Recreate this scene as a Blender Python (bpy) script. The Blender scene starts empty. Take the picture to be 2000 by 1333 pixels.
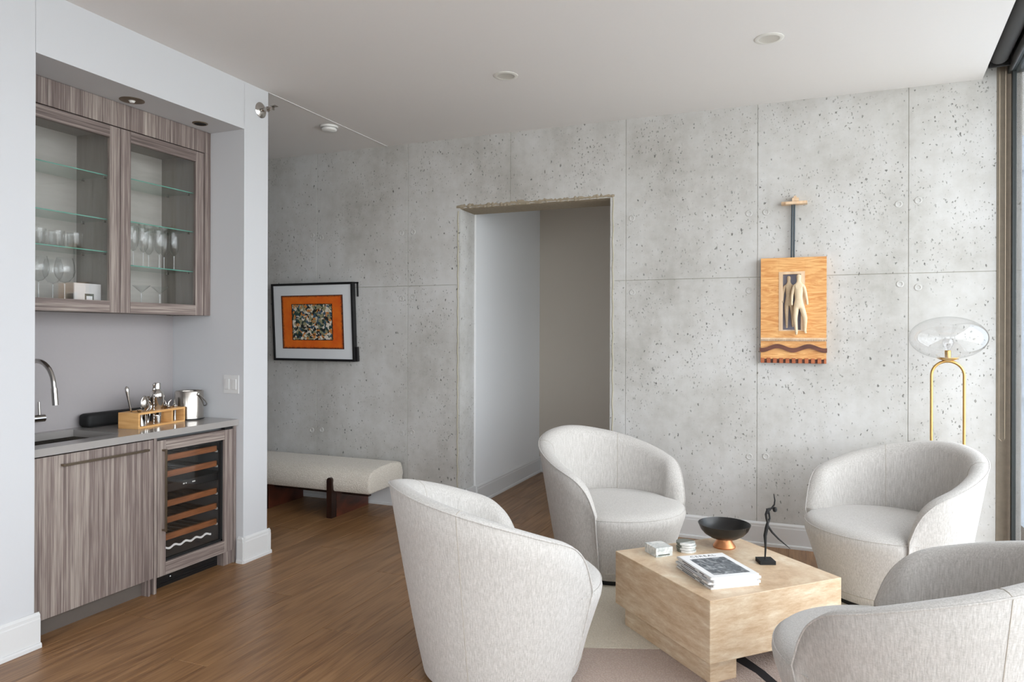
import bpy, bmesh, math, random
from mathutils import Vector, Matrix
random.seed(7)
PI = math.pi
C = bpy.context.scene.collection
sc = bpy.context.scene

# ------------------------------------------------------------------ camera
TH = math.radians(22.15); ROLL = 0.00294; FPX = 1390.0
cd = bpy.data.cameras.new('camera'); cam = bpy.data.objects.new('camera', cd); C.objects.link(cam)
fw = Vector((-math.sin(TH), math.cos(TH), 0)); rt = Vector((math.cos(TH), math.sin(TH), 0)); up = Vector((0, 0, 1))
r2 = rt * math.cos(ROLL) + up * math.sin(ROLL); u2 = up * math.cos(ROLL) - rt * math.sin(ROLL)
M = Matrix((r2, u2, -fw)).transposed().to_4x4(); M.translation = Vector((0, 0, 1.486))
cam.matrix_world = M
cd.sensor_width = 36; cd.lens = FPX / 2000 * 36
cd.shift_y = -(666.5 - 651.5) / 2000
cd.clip_start = 0.02; cd.clip_end = 300
sc.camera = cam

# ------------------------------------------------------------------ sky, exposure
sc.view_settings.view_transform = 'Standard'; sc.view_settings.look = 'None'
sc.view_settings.gamma = 1; sc.view_settings.use_curve_mapping = False
sc.view_settings.exposure = 0.86
sc.cycles.transparent_max_bounces = 32
w = bpy.data.worlds.new('overcast_sky'); sc.world = w; w.use_nodes = True
wn = w.node_tree.nodes; wl = w.node_tree.links; wn.clear()
wo = wn.new('ShaderNodeOutputWorld'); bg = wn.new('ShaderNodeBackground')
tc = wn.new('ShaderNodeTexCoord'); sep = wn.new('ShaderNodeSeparateXYZ'); cr = wn.new('ShaderNodeValToRGB')
mr = wn.new('ShaderNodeMapRange'); mr.inputs[1].default_value = -1; mr.inputs[2].default_value = 1
cr.color_ramp.elements[0].position = 0.44; cr.color_ramp.elements[0].color = (0.565, 0.56, 0.56, 1)
cr.color_ramp.elements[1].position = 0.54; cr.color_ramp.elements[1].color = (0.96, 0.955, 1.0, 1)
wl.new(tc.outputs['Generated'], sep.inputs[0]); wl.new(sep.outputs[2], mr.inputs[0]); wl.new(mr.outputs[0], cr.inputs[0])
wl.new(cr.outputs[0], bg.inputs[0]); bg.inputs[1].default_value = 4.1; wl.new(bg.outputs[0], wo.inputs[0])
# daylight portals: they only guide sampling of the sky through the modelled window openings
WDIR = Vector((0.0843, 0.9964, 0)); WOUT = Vector((0.9964, -0.0843, 0)); W0 = Vector((1.22, 5.305, 0))
def wpt(o, a, z):                       # window wall frame: o outwards, a along (0 at the concrete wall, negative towards camera)
    return W0 + WOUT * o + WDIR * a + Vector((0, 0, z))
def portal(name, c, xdir, ydir, sx, sy):
    l = bpy.data.lights.new(name, 'AREA'); l.shape = 'RECTANGLE'; l.size = sx; l.size_y = sy; l.energy = 1
    l.cycles.is_portal = True
    o = bpy.data.objects.new(name, l); C.objects.link(o)
    z = xdir.cross(ydir); m = Matrix((xdir, ydir, z)).transposed().to_4x4(); m.translation = c; o.matrix_world = m
portal('window_portal', wpt(0.13, -4.7, 1.55), WDIR, Vector((0, 0, 1)) * 1, 9.4, 3.1)

portal('window_portal', Vector((-0.47, -4.32, 1.53)), Vector((1, 0, 0)), Vector((0, 0, 1)), 1.6, 2.8)  # sky through the added window behind the camera
portal('window_portal', Vector((0.41, 6.65, 1.6)), Vector((0, 1, 0)), Vector((0, 0, 1)), 0.7, 1.2)  # sky through the added hall window

# ------------------------------------------------------------------ node material helpers
def srgb(r, g, b):
    f = lambda c: (c / 255 / 12.92) if c / 255 <= 0.04045 else ((c / 255 + 0.055) / 1.055) ** 2.4
    return (f(r), f(g), f(b), 1)
def mat(name):
    m = bpy.data.materials.new(name); m.use_nodes = True
    return m, m.node_tree.nodes, m.node_tree.links, m.node_tree.nodes['Principled BSDF']
def plain(name, col, rough=0.5, metal=0.0, bump=0.0, scale=60, var=0.04, spec=0.5):
    m, n, l, p = mat(name)
    p.inputs['Roughness'].default_value = rough; p.inputs['Metallic'].default_value = metal
    p.inputs['Specular IOR Level'].default_value = spec
    t = n.new('ShaderNodeTexCoord'); no = n.new('ShaderNodeTexNoise'); no.inputs['Scale'].default_value = scale
    no.inputs['Detail'].default_value = 4
    l.new(t.outputs['Object'], no.inputs['Vector'])
    r = n.new('ShaderNodeMix'); r.data_type = 'RGBA'
    c = col
    r.inputs[6].default_value = tuple(x * (1 - var) for x in c[:3]) + (1,)
    r.inputs[7].default_value = tuple(min(1, x * (1 + var)) for x in c[:3]) + (1,)
    l.new(no.outputs[0], r.inputs[0]); l.new(r.outputs[2], p.inputs['Base Color'])
    if bump:
        b = n.new('ShaderNodeBump'); b.inputs['Strength'].default_value = bump; b.inputs['Distance'].default_value = 0.002
        l.new(no.outputs[0], b.inputs['Height']); l.new(b.outputs[0], p.inputs['Normal'])
    return m
def ramp(n, stops):
    r = n.new('ShaderNodeValToRGB'); e = r.color_ramp.elements
    while len(e) < len(stops): e.new(0.5)
    for i, (pos, c) in enumerate(stops): e[i].position = pos; e[i].color = c
    return r
def mapping(n, l, scale, rot=(0, 0, 0), src='Object', loc=(0, 0, 0)):
    t = n.new('ShaderNodeTexCoord'); mp = n.new('ShaderNodeMapping')
    mp.inputs['Scale'].default_value = scale; mp.inputs['Rotation'].default_value = rot; mp.inputs['Location'].default_value = loc
    l.new(t.outputs[src], mp.inputs[0]); return mp
def noise(n, l, vec, scale=1, detail=6, rough=0.6, dist=0):
    x = n.new('ShaderNodeTexNoise'); x.inputs['Scale'].default_value = scale; x.inputs['Detail'].default_value = detail
    x.inputs['Roughness'].default_value = rough; x.inputs['Distortion'].default_value = dist
    l.new(vec.outputs[0], x.inputs['Vector']); return x
def veneer(name, vertical=True):
    m, n, l, p = mat(name)
    s = (46, 46, 0.3) if vertical else (46, 0.3, 46)
    mp = mapping(n, l, s); a = noise(n, l, mp, 1.3, 5, 0.75)
    s2 = (150, 150, 5) if vertical else (150, 5, 150)
    mp2 = mapping(n, l, s2); b = noise(n, l, mp2, 1, 3, 0.5)
    s3 = (4.5, 4.5, 0.1) if vertical else (4.5, 0.1, 4.5)
    mp3 = mapping(n, l, s3); c3 = noise(n, l, mp3, 1, 2, 0.5)
    ad = n.new('ShaderNodeMath'); ad.operation = 'MULTIPLY_ADD'; ad.inputs[1].default_value = 0.55
    l.new(b.outputs[0], ad.inputs[0]); l.new(a.outputs[0], ad.inputs[2])
    ad2 = n.new('ShaderNodeMath'); ad2.operation = 'MULTIPLY_ADD'; ad2.inputs[1].default_value = 0.38
    l.new(c3.outputs[0], ad2.inputs[0]); l.new(ad.outputs[0], ad2.inputs[2])
    r = ramp(n, [(0.0, srgb(92, 80, 76)), (0.42, srgb(122, 108, 103)), (0.66, srgb(146, 134, 127)), (1.0, srgb(172, 161, 151))])
    vm = n.new('ShaderNodeMapRange'); vm.inputs[1].default_value = 0.73; vm.inputs[2].default_value = 1.19; l.new(ad2.outputs[0], vm.inputs[0])
    l.new(vm.outputs[0], r.inputs[0]); l.new(r.outputs[0], p.inputs['Base Color'])
    p.inputs['Roughness'].default_value = 0.5
    bu = n.new('ShaderNodeBump'); bu.inputs['Strength'].default_value = 0.25; bu.inputs['Distance'].default_value = 0.001
    l.new(ad.outputs[0], bu.inputs['Height']); l.new(bu.outputs[0], p.inputs['Normal'])
    return m
def oak_floor():
    m, n, l, p = mat('oak_plank')
    oi = n.new('ShaderNodeObjectInfo')
    t = n.new('ShaderNodeTexCoord'); ad = n.new('ShaderNodeVectorMath'); ad.operation = 'ADD'
    sc_ = n.new('ShaderNodeMath'); sc_.operation = 'MULTIPLY'; sc_.inputs[1].default_value = 37
    l.new(oi.outputs['Random'], sc_.inputs[0]); l.new(t.outputs['Object'], ad.inputs[0]); l.new(sc_.outputs[0], ad.inputs[1])
    mp = n.new('ShaderNodeMapping'); mp.inputs['Scale'].default_value = (9, 0.9, 9); l.new(ad.outputs[0], mp.inputs[0])
    a = noise(n, l, mp, 1, 3, 0.5, 0.6)
    # cathedral grain: rings of a stretched noise
    mul = n.new('ShaderNodeMath'); mul.operation = 'MULTIPLY'; mul.inputs[1].default_value = 34
    l.new(a.outputs[0], mul.inputs[0])
    si = n.new('ShaderNodeMath'); si.operation = 'SINE'; l.new(mul.outputs[0], si.inputs[0])
    mp2 = n.new('ShaderNodeMapping'); mp2.inputs['Scale'].default_value = (120, 2.6, 100); l.new(ad.outputs[0], mp2.inputs[0])
    b = noise(n, l, mp2, 1, 4, 0.6)
    mp3 = n.new('ShaderNodeMapping'); mp3.inputs['Scale'].default_value = (2.2, 1.2, 2); l.new(ad.outputs[0], mp3.inputs[0])
    c3 = noise(n, l, mp3, 1, 2, 0.5)
    x1 = n.new('ShaderNodeMath'); x1.operation = 'MULTIPLY_ADD'; x1.inputs[1].default_value = 0.09; l.new(si.outputs[0], x1.inputs[0]); l.new(b.outputs[0], x1.inputs[2])
    x2 = n.new('ShaderNodeMath'); x2.operation = 'MULTIPLY_ADD'; x2.inputs[1].default_value = 0.30; l.new(c3.outputs[0], x2.inputs[0]); l.new(x1.outputs[0], x2.inputs[2])
    x3 = n.new('ShaderNodeMath'); x3.operation = 'MULTIPLY_ADD'; x3.inputs[1].default_value = 0.14; l.new(oi.outputs['Random'], x3.inputs[0]); l.new(x2.outputs[0], x3.inputs[2])
    r = ramp(n, [(0.42, srgb(106, 73, 45)), (0.66, srgb(138, 101, 66)), (0.92, srgb(160, 121, 83))])
    l.new(x3.outputs[0], r.inputs[0]); l.new(r.outputs[0], p.inputs['Base Color'])
    p.inputs['Roughness'].default_value = 0.36
    bu = n.new('ShaderNodeBump'); bu.inputs['Strength'].default_value = 0.12; bu.inputs['Distance'].default_value = 0.001
    l.new(x1.outputs[0], bu.inputs['Height']); l.new(bu.outputs[0], p.inputs['Normal'])
    return m
def concrete():
    m, n, l, p = mat('cast_concrete')
    # world position so the mottling runs on across panels; seeded by object random
    mp = mapping(n, l, (1, 1, 1))
    a = noise(n, l, mp, 1.3, 8, 0.62); b = noise(n, l, mp, 14, 5, 0.65)
    mps = mapping(n, l, (5, 5, 0.5)); st = noise(n, l, mps, 1, 4, 0.6)
    x = n.new('ShaderNodeMath'); x.operation = 'MULTIPLY_ADD'; x.inputs[1].default_value = 0.35; l.new(b.outputs[0], x.inputs[0]); l.new(a.outputs[0], x.inputs[2])
    y = n.new('ShaderNodeMath'); y.operation = 'MULTIPLY_ADD'; y.inputs[1].default_value = 0.3; l.new(st.outputs[0], y.inputs[0]); l.new(x.outputs[0], y.inputs[2])
    r = ramp(n, [(0.60, srgb(173, 170, 164)), (0.80, srgb(193, 191, 187)), (1.0, srgb(206, 205, 203))])
    l.new(y.outputs[0], r.inputs[0])
    # bug holes: three sizes of small pits, density masked
    prev = r.outputs[0]; hs = None
    tco = n.new('ShaderNodeTexCoord'); sx = n.new('ShaderNodeSeparateXYZ'); l.new(tco.outputs['Object'], sx.inputs[0])
    axy = n.new('ShaderNodeMath'); axy.operation = 'MULTIPLY_ADD'; axy.inputs[1].default_value = 0.8; l.new(sx.outputs[1], axy.inputs[0]); l.new(sx.outputs[0], axy.inputs[2])
    cb = n.new('ShaderNodeCombineXYZ'); l.new(axy.outputs[0], cb.inputs[0]); l.new(sx.outputs[2], cb.inputs[1])
    for (scale, thr, mthr, seed, dk) in ((13, 0.105, 0.46, 3.1, 0.34), (25, 0.16, 0.48, 9.7, 0.42), (45, 0.24, 0.49, 21.3, 0.55)):
        mpv = n.new('ShaderNodeMapping'); mpv.inputs['Scale'].default_value = (1.25, 0.85, 1); mpv.inputs['Rotation'].default_value = (0, 0, -0.35); mpv.inputs['Location'].default_value = (seed, seed * 2, 0)
        l.new(cb.outputs[0], mpv.inputs[0])
        wob = noise(n, l, mpv, 70, 2, 0.6)
        av = n.new('ShaderNodeMixRGB'); av.inputs[0].default_value = 0.024
        l.new(mpv.outputs[0], av.inputs[1]); l.new(wob.outputs[1], av.inputs[2])
        v = n.new('ShaderNodeTexVoronoi'); v.voronoi_dimensions = '2D'; v.inputs['Scale'].default_value = scale; l.new(av.outputs[0], v.inputs['Vector'])
        sepc = n.new('ShaderNodeSeparateColor'); l.new(v.outputs['Color'], sepc.inputs[0])
        rad = n.new('ShaderNodeMath'); rad.operation = 'POWER'; rad.inputs[1].default_value = 3.0; l.new(sepc.outputs[0], rad.inputs[0])
        rad2 = n.new('ShaderNodeMath'); rad2.operation = 'MULTIPLY'; rad2.inputs[1].default_value = thr; l.new(rad.outputs[0], rad2.inputs[0])
        lt = n.new('ShaderNodeMath'); lt.operation = 'SUBTRACT'; l.new(rad2.outputs[0], lt.inputs[0]); l.new(v.outputs['Distance'], lt.inputs[1])
        sm = n.new('ShaderNodeMapRange'); sm.inputs[1].default_value = -0.012; sm.inputs[2].default_value = 0.03; l.new(lt.outputs[0], sm.inputs[0])
        mk = noise(n, l, mpv, 2.6, 3, 0.6); mk2 = n.new('ShaderNodeMapRange'); mk2.inputs[1].default_value = mthr - 0.05; mk2.inputs[2].default_value = mthr + 0.08
        l.new(mk.outputs[0], mk2.inputs[0])
        fm = n.new('ShaderNodeMath'); fm.operation = 'MULTIPLY'; l.new(sm.outputs[0], fm.inputs[0]); l.new(mk2.outputs[0], fm.inputs[1])
        mx = n.new('ShaderNodeMixRGB'); mx.inputs[2].default_value = (dk * 0.55, dk * 0.54, dk * 0.5, 1)
        l.new(fm.outputs[0], mx.inputs[0]); l.new(prev, mx.inputs[1]); prev = mx.outputs[0]
        if hs is None: hs = fm
        else:
            s2 = n.new('ShaderNodeMath'); s2.operation = 'MAXIMUM'; l.new(hs.outputs[0], s2.inputs[0]); l.new(fm.outputs[0], s2.inputs[1]); hs = s2
    l.new(prev, p.inputs['Base Color']); p.inputs['Roughness'].default_value = 0.75
    bu = n.new('ShaderNodeBump'); bu.inputs['Strength'].default_value = 0.8; bu.inputs['Distance'].default_value = 0.004; bu.invert = True
    l.new(hs.outputs[0], bu.inputs['Height'])
    bu2 = n.new('ShaderNodeBump'); bu2.inputs['Strength'].default_value = 0.25; bu2.inputs['Distance'].default_value = 0.003
    l.new(y.outputs[0], bu2.inputs['Height']); l.new(bu.outputs[0], bu2.inputs['Normal']); l.new(bu2.outputs[0], p.inputs['Normal'])
    return m
def linen(name, c1, c2, boucle=False):
    m, n, l, p = mat(name)
    if boucle:
        mp = mapping(n, l, (1, 1, 1)); v = n.new('ShaderNodeTexVoronoi'); v.inputs['Scale'].default_value = 110; l.new(mp.outputs[0], v.inputs['Vector'])
        r = ramp(n, [(0.0, c2), (0.55, c1)]); l.new(v.outputs['Distance'], r.inputs[0]); h = v.outputs['Distance']; inv = True; dist = 0.006
    else:
        mp = mapping(n, l, (230, 230, 7)); a = noise(n, l, mp, 1, 3, 0.6)
        mp2 = mapping(n, l, (90, 90, 420)); b = noise(n, l, mp2, 1, 2, 0.6)
        x = n.new('ShaderNodeMath'); x.operation = 'MULTIPLY_ADD'; x.inputs[1].default_value = 0.5; l.new(b.outputs[0], x.inputs[0]); l.new(a.outputs[0], x.inputs[2])
        r = ramp(n, [(0.5, c1), (0.98, c2)]); l.new(x.outputs[0], r.inputs[0]); h = x.outputs[0]; inv = False; dist = 0.0015
    l.new(r.outputs[0], p.inputs['Base Color']); p.inputs['Roughness'].default_value = 0.95
    p.inputs['Sheen Weight'].default_value = 0.25; p.inputs['Specular IOR Level'].default_value = 0.2
    bu = n.new('ShaderNodeBump'); bu.inputs['Strength'].default_value = 0.5; bu.inputs['Distance'].default_value = dist; bu.invert = inv
    l.new(h, bu.inputs['Height']); l.new(bu.outputs[0], p.inputs['Normal'])
    return m
def travertine():
    m, n, l, p = mat('travertine')
    mp = mapping(n, l, (4.5, 4.5, 20)); a = noise(n, l, mp, 1.3, 10, 0.72, 0.25)
    mp2 = mapping(n, l, (14, 14, 60)); b = noise(n, l, mp2, 1, 5, 0.7, 0.4)
    x = n.new('ShaderNodeMath'); x.operation = 'MULTIPLY_ADD'; x.inputs[1].default_value = 0.45; l.new(b.outputs[0], x.inputs[0]); l.new(a.outputs[0], x.inputs[2])
    r = ramp(n, [(0.46, srgb(180, 146, 112)), (0.66, srgb(206, 178, 146)), (0.80, srgb(219, 197, 168)), (0.98, srgb(238, 225, 204))])
    l.new(x.outputs[0], r.inputs[0]); l.new(r.outputs[0], p.inputs['Base Color']); p.inputs['Roughness'].default_value = 0.35
    return m
def thin_glass(name, tint=(1, 1, 1, 1), refl=1.0, base=0.07):
    m, n, l, p = mat(name); n.remove(p)
    out = n['Material Output']; tr = n.new('ShaderNodeBsdfTransparent'); tr.inputs[0].default_value = tint
    gl = n.new('ShaderNodeBsdfGlossy'); gl.inputs['Roughness'].default_value = 0.0; lw = n.new('ShaderNodeLayerWeight'); lw.inputs[0].default_value = 0.5
    pw5 = n.new('ShaderNodeMath'); pw5.operation = 'POWER'; pw5.inputs[1].default_value = 5; l.new(lw.outputs[1], pw5.inputs[0])
    fr = n.new('ShaderNodeMath'); fr.operation = 'MULTIPLY_ADD'; fr.inputs[1].default_value = 0.95; fr.inputs[2].default_value = base; l.new(pw5.outputs[0], fr.inputs[0])
    mu = n.new('ShaderNodeMath'); mu.operation = 'MULTIPLY'; mu.inputs[1].default_value = refl; l.new(fr.outputs[0], mu.inputs[0])
    mx = n.new('ShaderNodeMixShader'); l.new(mu.outputs[0], mx.inputs[0]); l.new(tr.outputs[0], mx.inputs[1]); l.new(gl.outputs[0], mx.inputs[2])
    l.new(mx.outputs[0], out.inputs[0]); return m
def wood(name, c1, c2, scale=(3, 3, 40), dist=1.2, rough=0.45, k=1.0):
    m, n, l, p = mat(name); mp = mapping(n, l, scale); a = noise(n, l, mp, k, 6, 0.6, dist)
    r = ramp(n, [(0.35, c1), (0.65, c2)]); l.new(a.outputs[0], r.inputs[0]); l.new(r.outputs[0], p.inputs['Base Color'])
    p.inputs['Roughness'].default_value = rough; return m

M_WALL = plain('white_wall_paint', srgb(203, 204, 207), 0.7, bump=0.05, scale=300, var=0.01)
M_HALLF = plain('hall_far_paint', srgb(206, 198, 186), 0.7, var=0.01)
M_HALL = plain('hall_wall_lightened', srgb(232, 233, 234), 0.7, bump=0.05, scale=300, var=0.01)  # wall paint lightened in its colour to make up for a dim hall
M_CEIL = plain('ceiling_paint', srgb(229, 226, 224), 0.8, var=0.01)
M_TRIM = plain('white_trim_paint', srgb(216, 216, 216), 0.4, var=0.01)
M_CONC = concrete()
M_JOINT = plain('joint_mortar', srgb(158, 155, 143), 0.9, var=0.15, scale=30)
M_OAK = oak_floor()
M_SUB = plain('subfloor', srgb(58, 42, 30), 0.8)
M_VEN_V = veneer('veneer_upright_grain', True)
M_VEN_H = veneer('veneer_level_grain', False)
M_LINEN = linen('oatmeal_linen', srgb(172, 168, 163), srgb(206, 202, 198))
M_BOUCLE = linen('cream_boucle', srgb(206, 198, 186), srgb(236, 230, 220), True)
M_SEAM = plain('seam_thread', srgb(176, 168, 156), 0.9)
M_TRAV = travertine()
M_BLACK = plain('black_satin', srgb(22, 22, 23), 0.35)
M_MATTE = plain('matte_black', srgb(14, 14, 15), 0.7)
M_BLACKWOOD = plain('blackened_wood', srgb(19, 18, 18), 0.36, bump=0.3, scale=40, var=0.2)
M_COPPER = plain('copper', srgb(200, 136, 92), 0.36, 0.75)
M_BRASS = plain('brushed_brass', srgb(204, 166, 104), 0.3, 1.0)
M_STEEL = plain('polished_steel', srgb(205, 202, 198), 0.14, 1.0)
M_BRUSH = plain('brushed_steel', srgb(176, 170, 163), 0.22, 1.0)
M_BRONZE = plain('bronze_handle', srgb(134, 122, 106), 0.35, 1.0)
M_QUARTZ = plain('grey_quartz', srgb(158, 154, 151), 0.16, var=0.03, scale=200)
M_SPLASH = plain('grey_backsplash', srgb(168, 163, 164), 0.3, var=0.02)
M_TOE = plain('toe_kick_grey', srgb(96, 88, 82), 0.55)
M_INTB = wood('cabinet_back', srgb(180, 176, 169), srgb(190, 186, 180), (3, 3, 30), 0.3, 0.6)
M_INT = wood('cabinet_interior', srgb(124, 117, 110), srgb(136, 129, 122), (30, 30, 3), 0.3, 0.6)
M_GLASS = thin_glass('clear_glass')
M_WINGLASS = thin_glass('window_glass', (0.93, 0.96, 0.96, 1))
M_SHELFG = thin_glass('shelf_glass_face', (0.86, 0.95, 0.91, 1))
M_EDGE = plain('green_glass_edge', srgb(92, 158, 142), 0.1, var=0.03)
M_STEM = thin_glass('stemware_glass', (0.982, 0.986, 0.986, 1), 1.0, 0.045)
M_ROD = plain('whitened_glass_stem', srgb(226, 228, 228), 0.08, var=0.01); M_ROD.node_tree.nodes['Principled BSDF'].inputs['Alpha'].default_value = 0.45  # whitish colour stands in for light refracted through the stems
M_BAMBOO = wood('bamboo', srgb(206, 152, 92), srgb(226, 178, 118), (6, 6, 60), 0.3)
M_RACK = wood('rack_beech', srgb(112, 66, 36), srgb(146, 90, 52), (4, 8, 60), 0.4)
M_WALNUT = wood('dark_walnut', srgb(50, 26, 18), srgb(104, 54, 36), (14, 3, 6), 0.8, 0.35)
M_DARKWOOD = wood('dark_peg_wood', srgb(26, 12, 8), srgb(46, 24, 16), (30, 30, 3), 0.4, 0.35)
M_MAPLE = wood('figured_maple', srgb(204, 134, 66), srgb(236, 184, 118), (2.5, 2.5, 16), 2.6, 0.4, 1.6)
M_PALEWOOD = wood('pale_wood', srgb(212, 178, 142), srgb(232, 204, 172), (30, 30, 4), 0.3)
M_CARVE = plain('carved_limewood', srgb(226, 204, 172), 0.6, bump=0.4, scale=120, var=0.12)
M_RUST = wood('reddish_wood', srgb(150, 76, 40), srgb(182, 102, 58), (8, 8, 30), 0.6)
M_BROWN = wood('dark_brown_wood', srgb(76, 40, 28), srgb(112, 62, 44), (8, 8, 60), 0.6)
M_FRAME = plain('dark_window_metal', srgb(58, 62, 62), 0.4, 0.4)
M_SHADE = plain('charcoal_shade_cloth', srgb(66, 64, 63), 0.8)
M_POCKET = plain('shade_pocket_black', srgb(24, 22, 21), 0.8)
M_FACADE = plain('blue_grey_facade', srgb(168, 180, 196), 0.4, var=0.06, scale=0.3)
M_WHITEP = plain('white_plastic', srgb(232, 231, 228), 0.35, var=0.01)
M_PAPER = plain('white_paper', srgb(240, 240, 240), 0.6, var=0.02)
M_PAPERG = plain('grey_spine', srgb(214, 213, 212), 0.6, var=0.04)
M_INK = plain('black_ink', srgb(40, 40, 42), 0.6)
M_GREYGREEN = plain('grey_green_resin', srgb(104, 108, 100), 0.3, var=0.1)
M_MARBLE = wood('white_marble', srgb(176, 182, 180), srgb(236, 235, 232), (12, 12, 12), 3.0, 0.3)
M_RUGC = linen('cream_rug', srgb(204, 194, 176), srgb(222, 213, 197), True)
M_RUGM = linen('mauve_rug', srgb(170, 150, 138), srgb(190, 171, 158), True)
M_RUGB = plain('black_rug', srgb(30, 26, 28), 0.95)
M_RIM = plain('lamp_trim_white', srgb(222, 220, 214), 0.5)
M_CONE = plain('lamp_cone_white', srgb(200, 196, 188), 0.45)
M_MATB = plain('white_mat_board', srgb(226, 228, 230), 0.7, var=0.01)
M_WHITEDOT = plain('white_mark', srgb(230, 230, 228), 0.5)

# ------------------------------------------------------------------ mesh helpers
def nb(): return bmesh.new()
def box(bm, x0, x1, y0, y1, z0, z1, bev=0.0, seg=2, mtx=None):
    vs = [bm.verts.new((x, y, z)) for x in (x0, x1) for y in (y0, y1) for z in (z0, z1)]
    F = [(0, 1, 3, 2), (4, 6, 7, 5), (0, 4, 5, 1), (2, 3, 7, 6), (0, 2, 6, 4), (1, 5, 7, 3)]
    fs = [bm.faces.new([vs[i] for i in f]) for f in F]
    if mtx: bmesh.ops.transform(bm, matrix=mtx, verts=vs)
    if bev:
        es = list({e for f in fs for e in f.edges})
        bmesh.ops.bevel(bm, geom=es, offset=bev, segments=seg, profile=0.5, affect='EDGES')
def lathe(bm, prof, cx=0, cy=0, cz=0, n=32, ax=1.0, ay=1.0, mtx=None):
    rows = []
    new = []
    for r, z in prof:
        if r < 1e-6:
            v = bm.verts.new((cx, cy, cz + z)); rows.append([v]); new.append(v)
        else:
            row = [bm.verts.new((cx + ax * r * math.cos(2 * PI * i / n), cy + ay * r * math.sin(2 * PI * i / n), cz + z)) for i in range(n)]
            rows.append(row); new += row
    for a, b in zip(rows[:-1], rows[1:]):
        for i in range(n):
            j = (i + 1) % n
            if len(a) == 1 and len(b) == 1: continue
            if len(a) == 1: bm.faces.new((a[0], b[i], b[j]))
            elif len(b) == 1: bm.faces.new((a[i], a[j], b[0]))
            else: bm.faces.new((a[i], a[j], b[j], b[i]))
    if mtx: bmesh.ops.transform(bm, matrix=mtx, verts=new)
def tube(bm, pts, r, n=10, cap=True, flat=1.0):
    pts = [Vector(p) for p in pts]; rr = r if isinstance(r, (list, tuple)) else [r] * len(pts)
    t0 = (pts[1] - pts[0]).normalized(); a = Vector((0, 0, 1)) if abs(t0.z) < 0.9 else Vector((1, 0, 0))
    nx = t0.cross(a).normalized(); rows = []
    for i, p in enumerate(pts):
        if i == 0: t = pts[1] - pts[0]
        elif i == len(pts) - 1: t = pts[-1] - pts[-2]
        else: t = pts[i + 1] - pts[i - 1]
        t.normalize(); nx = (nx - t * nx.dot(t)).normalized(); ny = t.cross(nx)
        rows.append([bm.verts.new(p + (nx * math.cos(2 * PI * k / n) + ny * math.sin(2 * PI * k / n) * flat) * rr[i]) for k in range(n)])
    for A, B in zip(rows[:-1], rows[1:]):
        for k in range(n): bm.faces.new((A[k], A[(k + 1) % n], B[(k + 1) % n], B[k]))
    if cap:
        bm.faces.new(rows[0][::-1]); bm.faces.new(rows[-1])
def prism(bm, poly, axis, a0, a1, mtx=None):          # poly in the two other axes
    def mk(p, a):
        if axis == 'x': return (a, p[0], p[1])
        if axis == 'y': return (p[0], a, p[1])
        return (p[0], p[1], a)
    A = [bm.verts.new(mk(p, a0)) for p in poly]; B = [bm.verts.new(mk(p, a1)) for p in poly]
    bm.faces.new(A[::-1]); bm.faces.new(B)
    for i in range(len(poly)):
        j = (i + 1) % len(poly); bm.faces.new((A[i], A[j], B[j], B[i]))
    if mtx: bmesh.ops.transform(bm, matrix=mtx, verts=A + B)
def obj(name, bm, m, parent=None, smooth=False, world=False, origin=None):
    bmesh.ops.recalc_face_normals(bm, faces=bm.faces)
    me = bpy.data.meshes.new(name)
    if parent is not None and world:
        bpy.context.view_layer.update()
        P = parent; mw = Matrix.Identity(4)
        while P is not None:
            mw = P.matrix_basis @ mw; P = P.parent
        bmesh.ops.transform(bm, matrix=mw.inverted(), verts=bm.verts)
    if origin: bmesh.ops.translate(bm, vec=-Vector(origin), verts=bm.verts)
    bm.to_mesh(me); bm.free(); me.materials.append(m)
    if smooth:
        for p in me.polygons: p.use_smooth = True
        if smooth != 'all':
            try: me.set_sharp_from_angle(angle=math.radians(38))
            except Exception: pass
    o = bpy.data.objects.new(name, me); C.objects.link(o)
    if parent is not None: o.parent = parent
    if origin: o.location = origin
    return o
def tag(o, label, cat, group=None, kind=None):
    o['label'] = label; o['category'] = cat
    if group: o['group'] = group
    if kind: o['kind'] = kind
    return o
def thing(name, label, cat, loc=(0, 0, 0), rotz=0, group=None):
    o = bpy.data.objects.new(name, None); C.objects.link(o); o.location = loc; o.rotation_euler = (0, 0, rotz)
    o.empty_display_size = 0.05
    return tag(o, label, cat, group)
def struct(name, bm, m, parent=None, smooth=False, origin=None):
    o = obj(name, bm, m, parent, smooth, origin=origin)
    if parent is None: o['kind'] = 'structure'
    return o
def smap(x, a, b):
    t = max(0, min(1, (x - a) / (b - a))); return t * t * (3 - 2 * t)
def interp(x, xs, ys):
    if x <= xs[0]: return ys[0]
    for i in range(len(xs) - 1):
        if x <= xs[i + 1]:
            t = (x - xs[i]) / (xs[i + 1] - xs[i])
            m0 = (ys[i + 1] - ys[i - 1]) / (xs[i + 1] - xs[i - 1]) if i > 0 else 0
            m1 = (ys[i + 2] - ys[i]) / (xs[i + 2] - xs[i]) if i + 2 < len(xs) else (ys[i + 1] - ys[i]) / (xs[i + 1] - xs[i])
            h = xs[i + 1] - xs[i]
            return (2*t**3-3*t*t+1)*ys[i] + (t**3-2*t*t+t)*h*m0 + (-2*t**3+3*t*t)*ys[i+1] + (t**3-t*t)*h*m1
    return ys[-1]

# ================================================================== SETTING
CZ = 3.107; WY = 5.305; AX = -3.334; TW = 0.28
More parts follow.
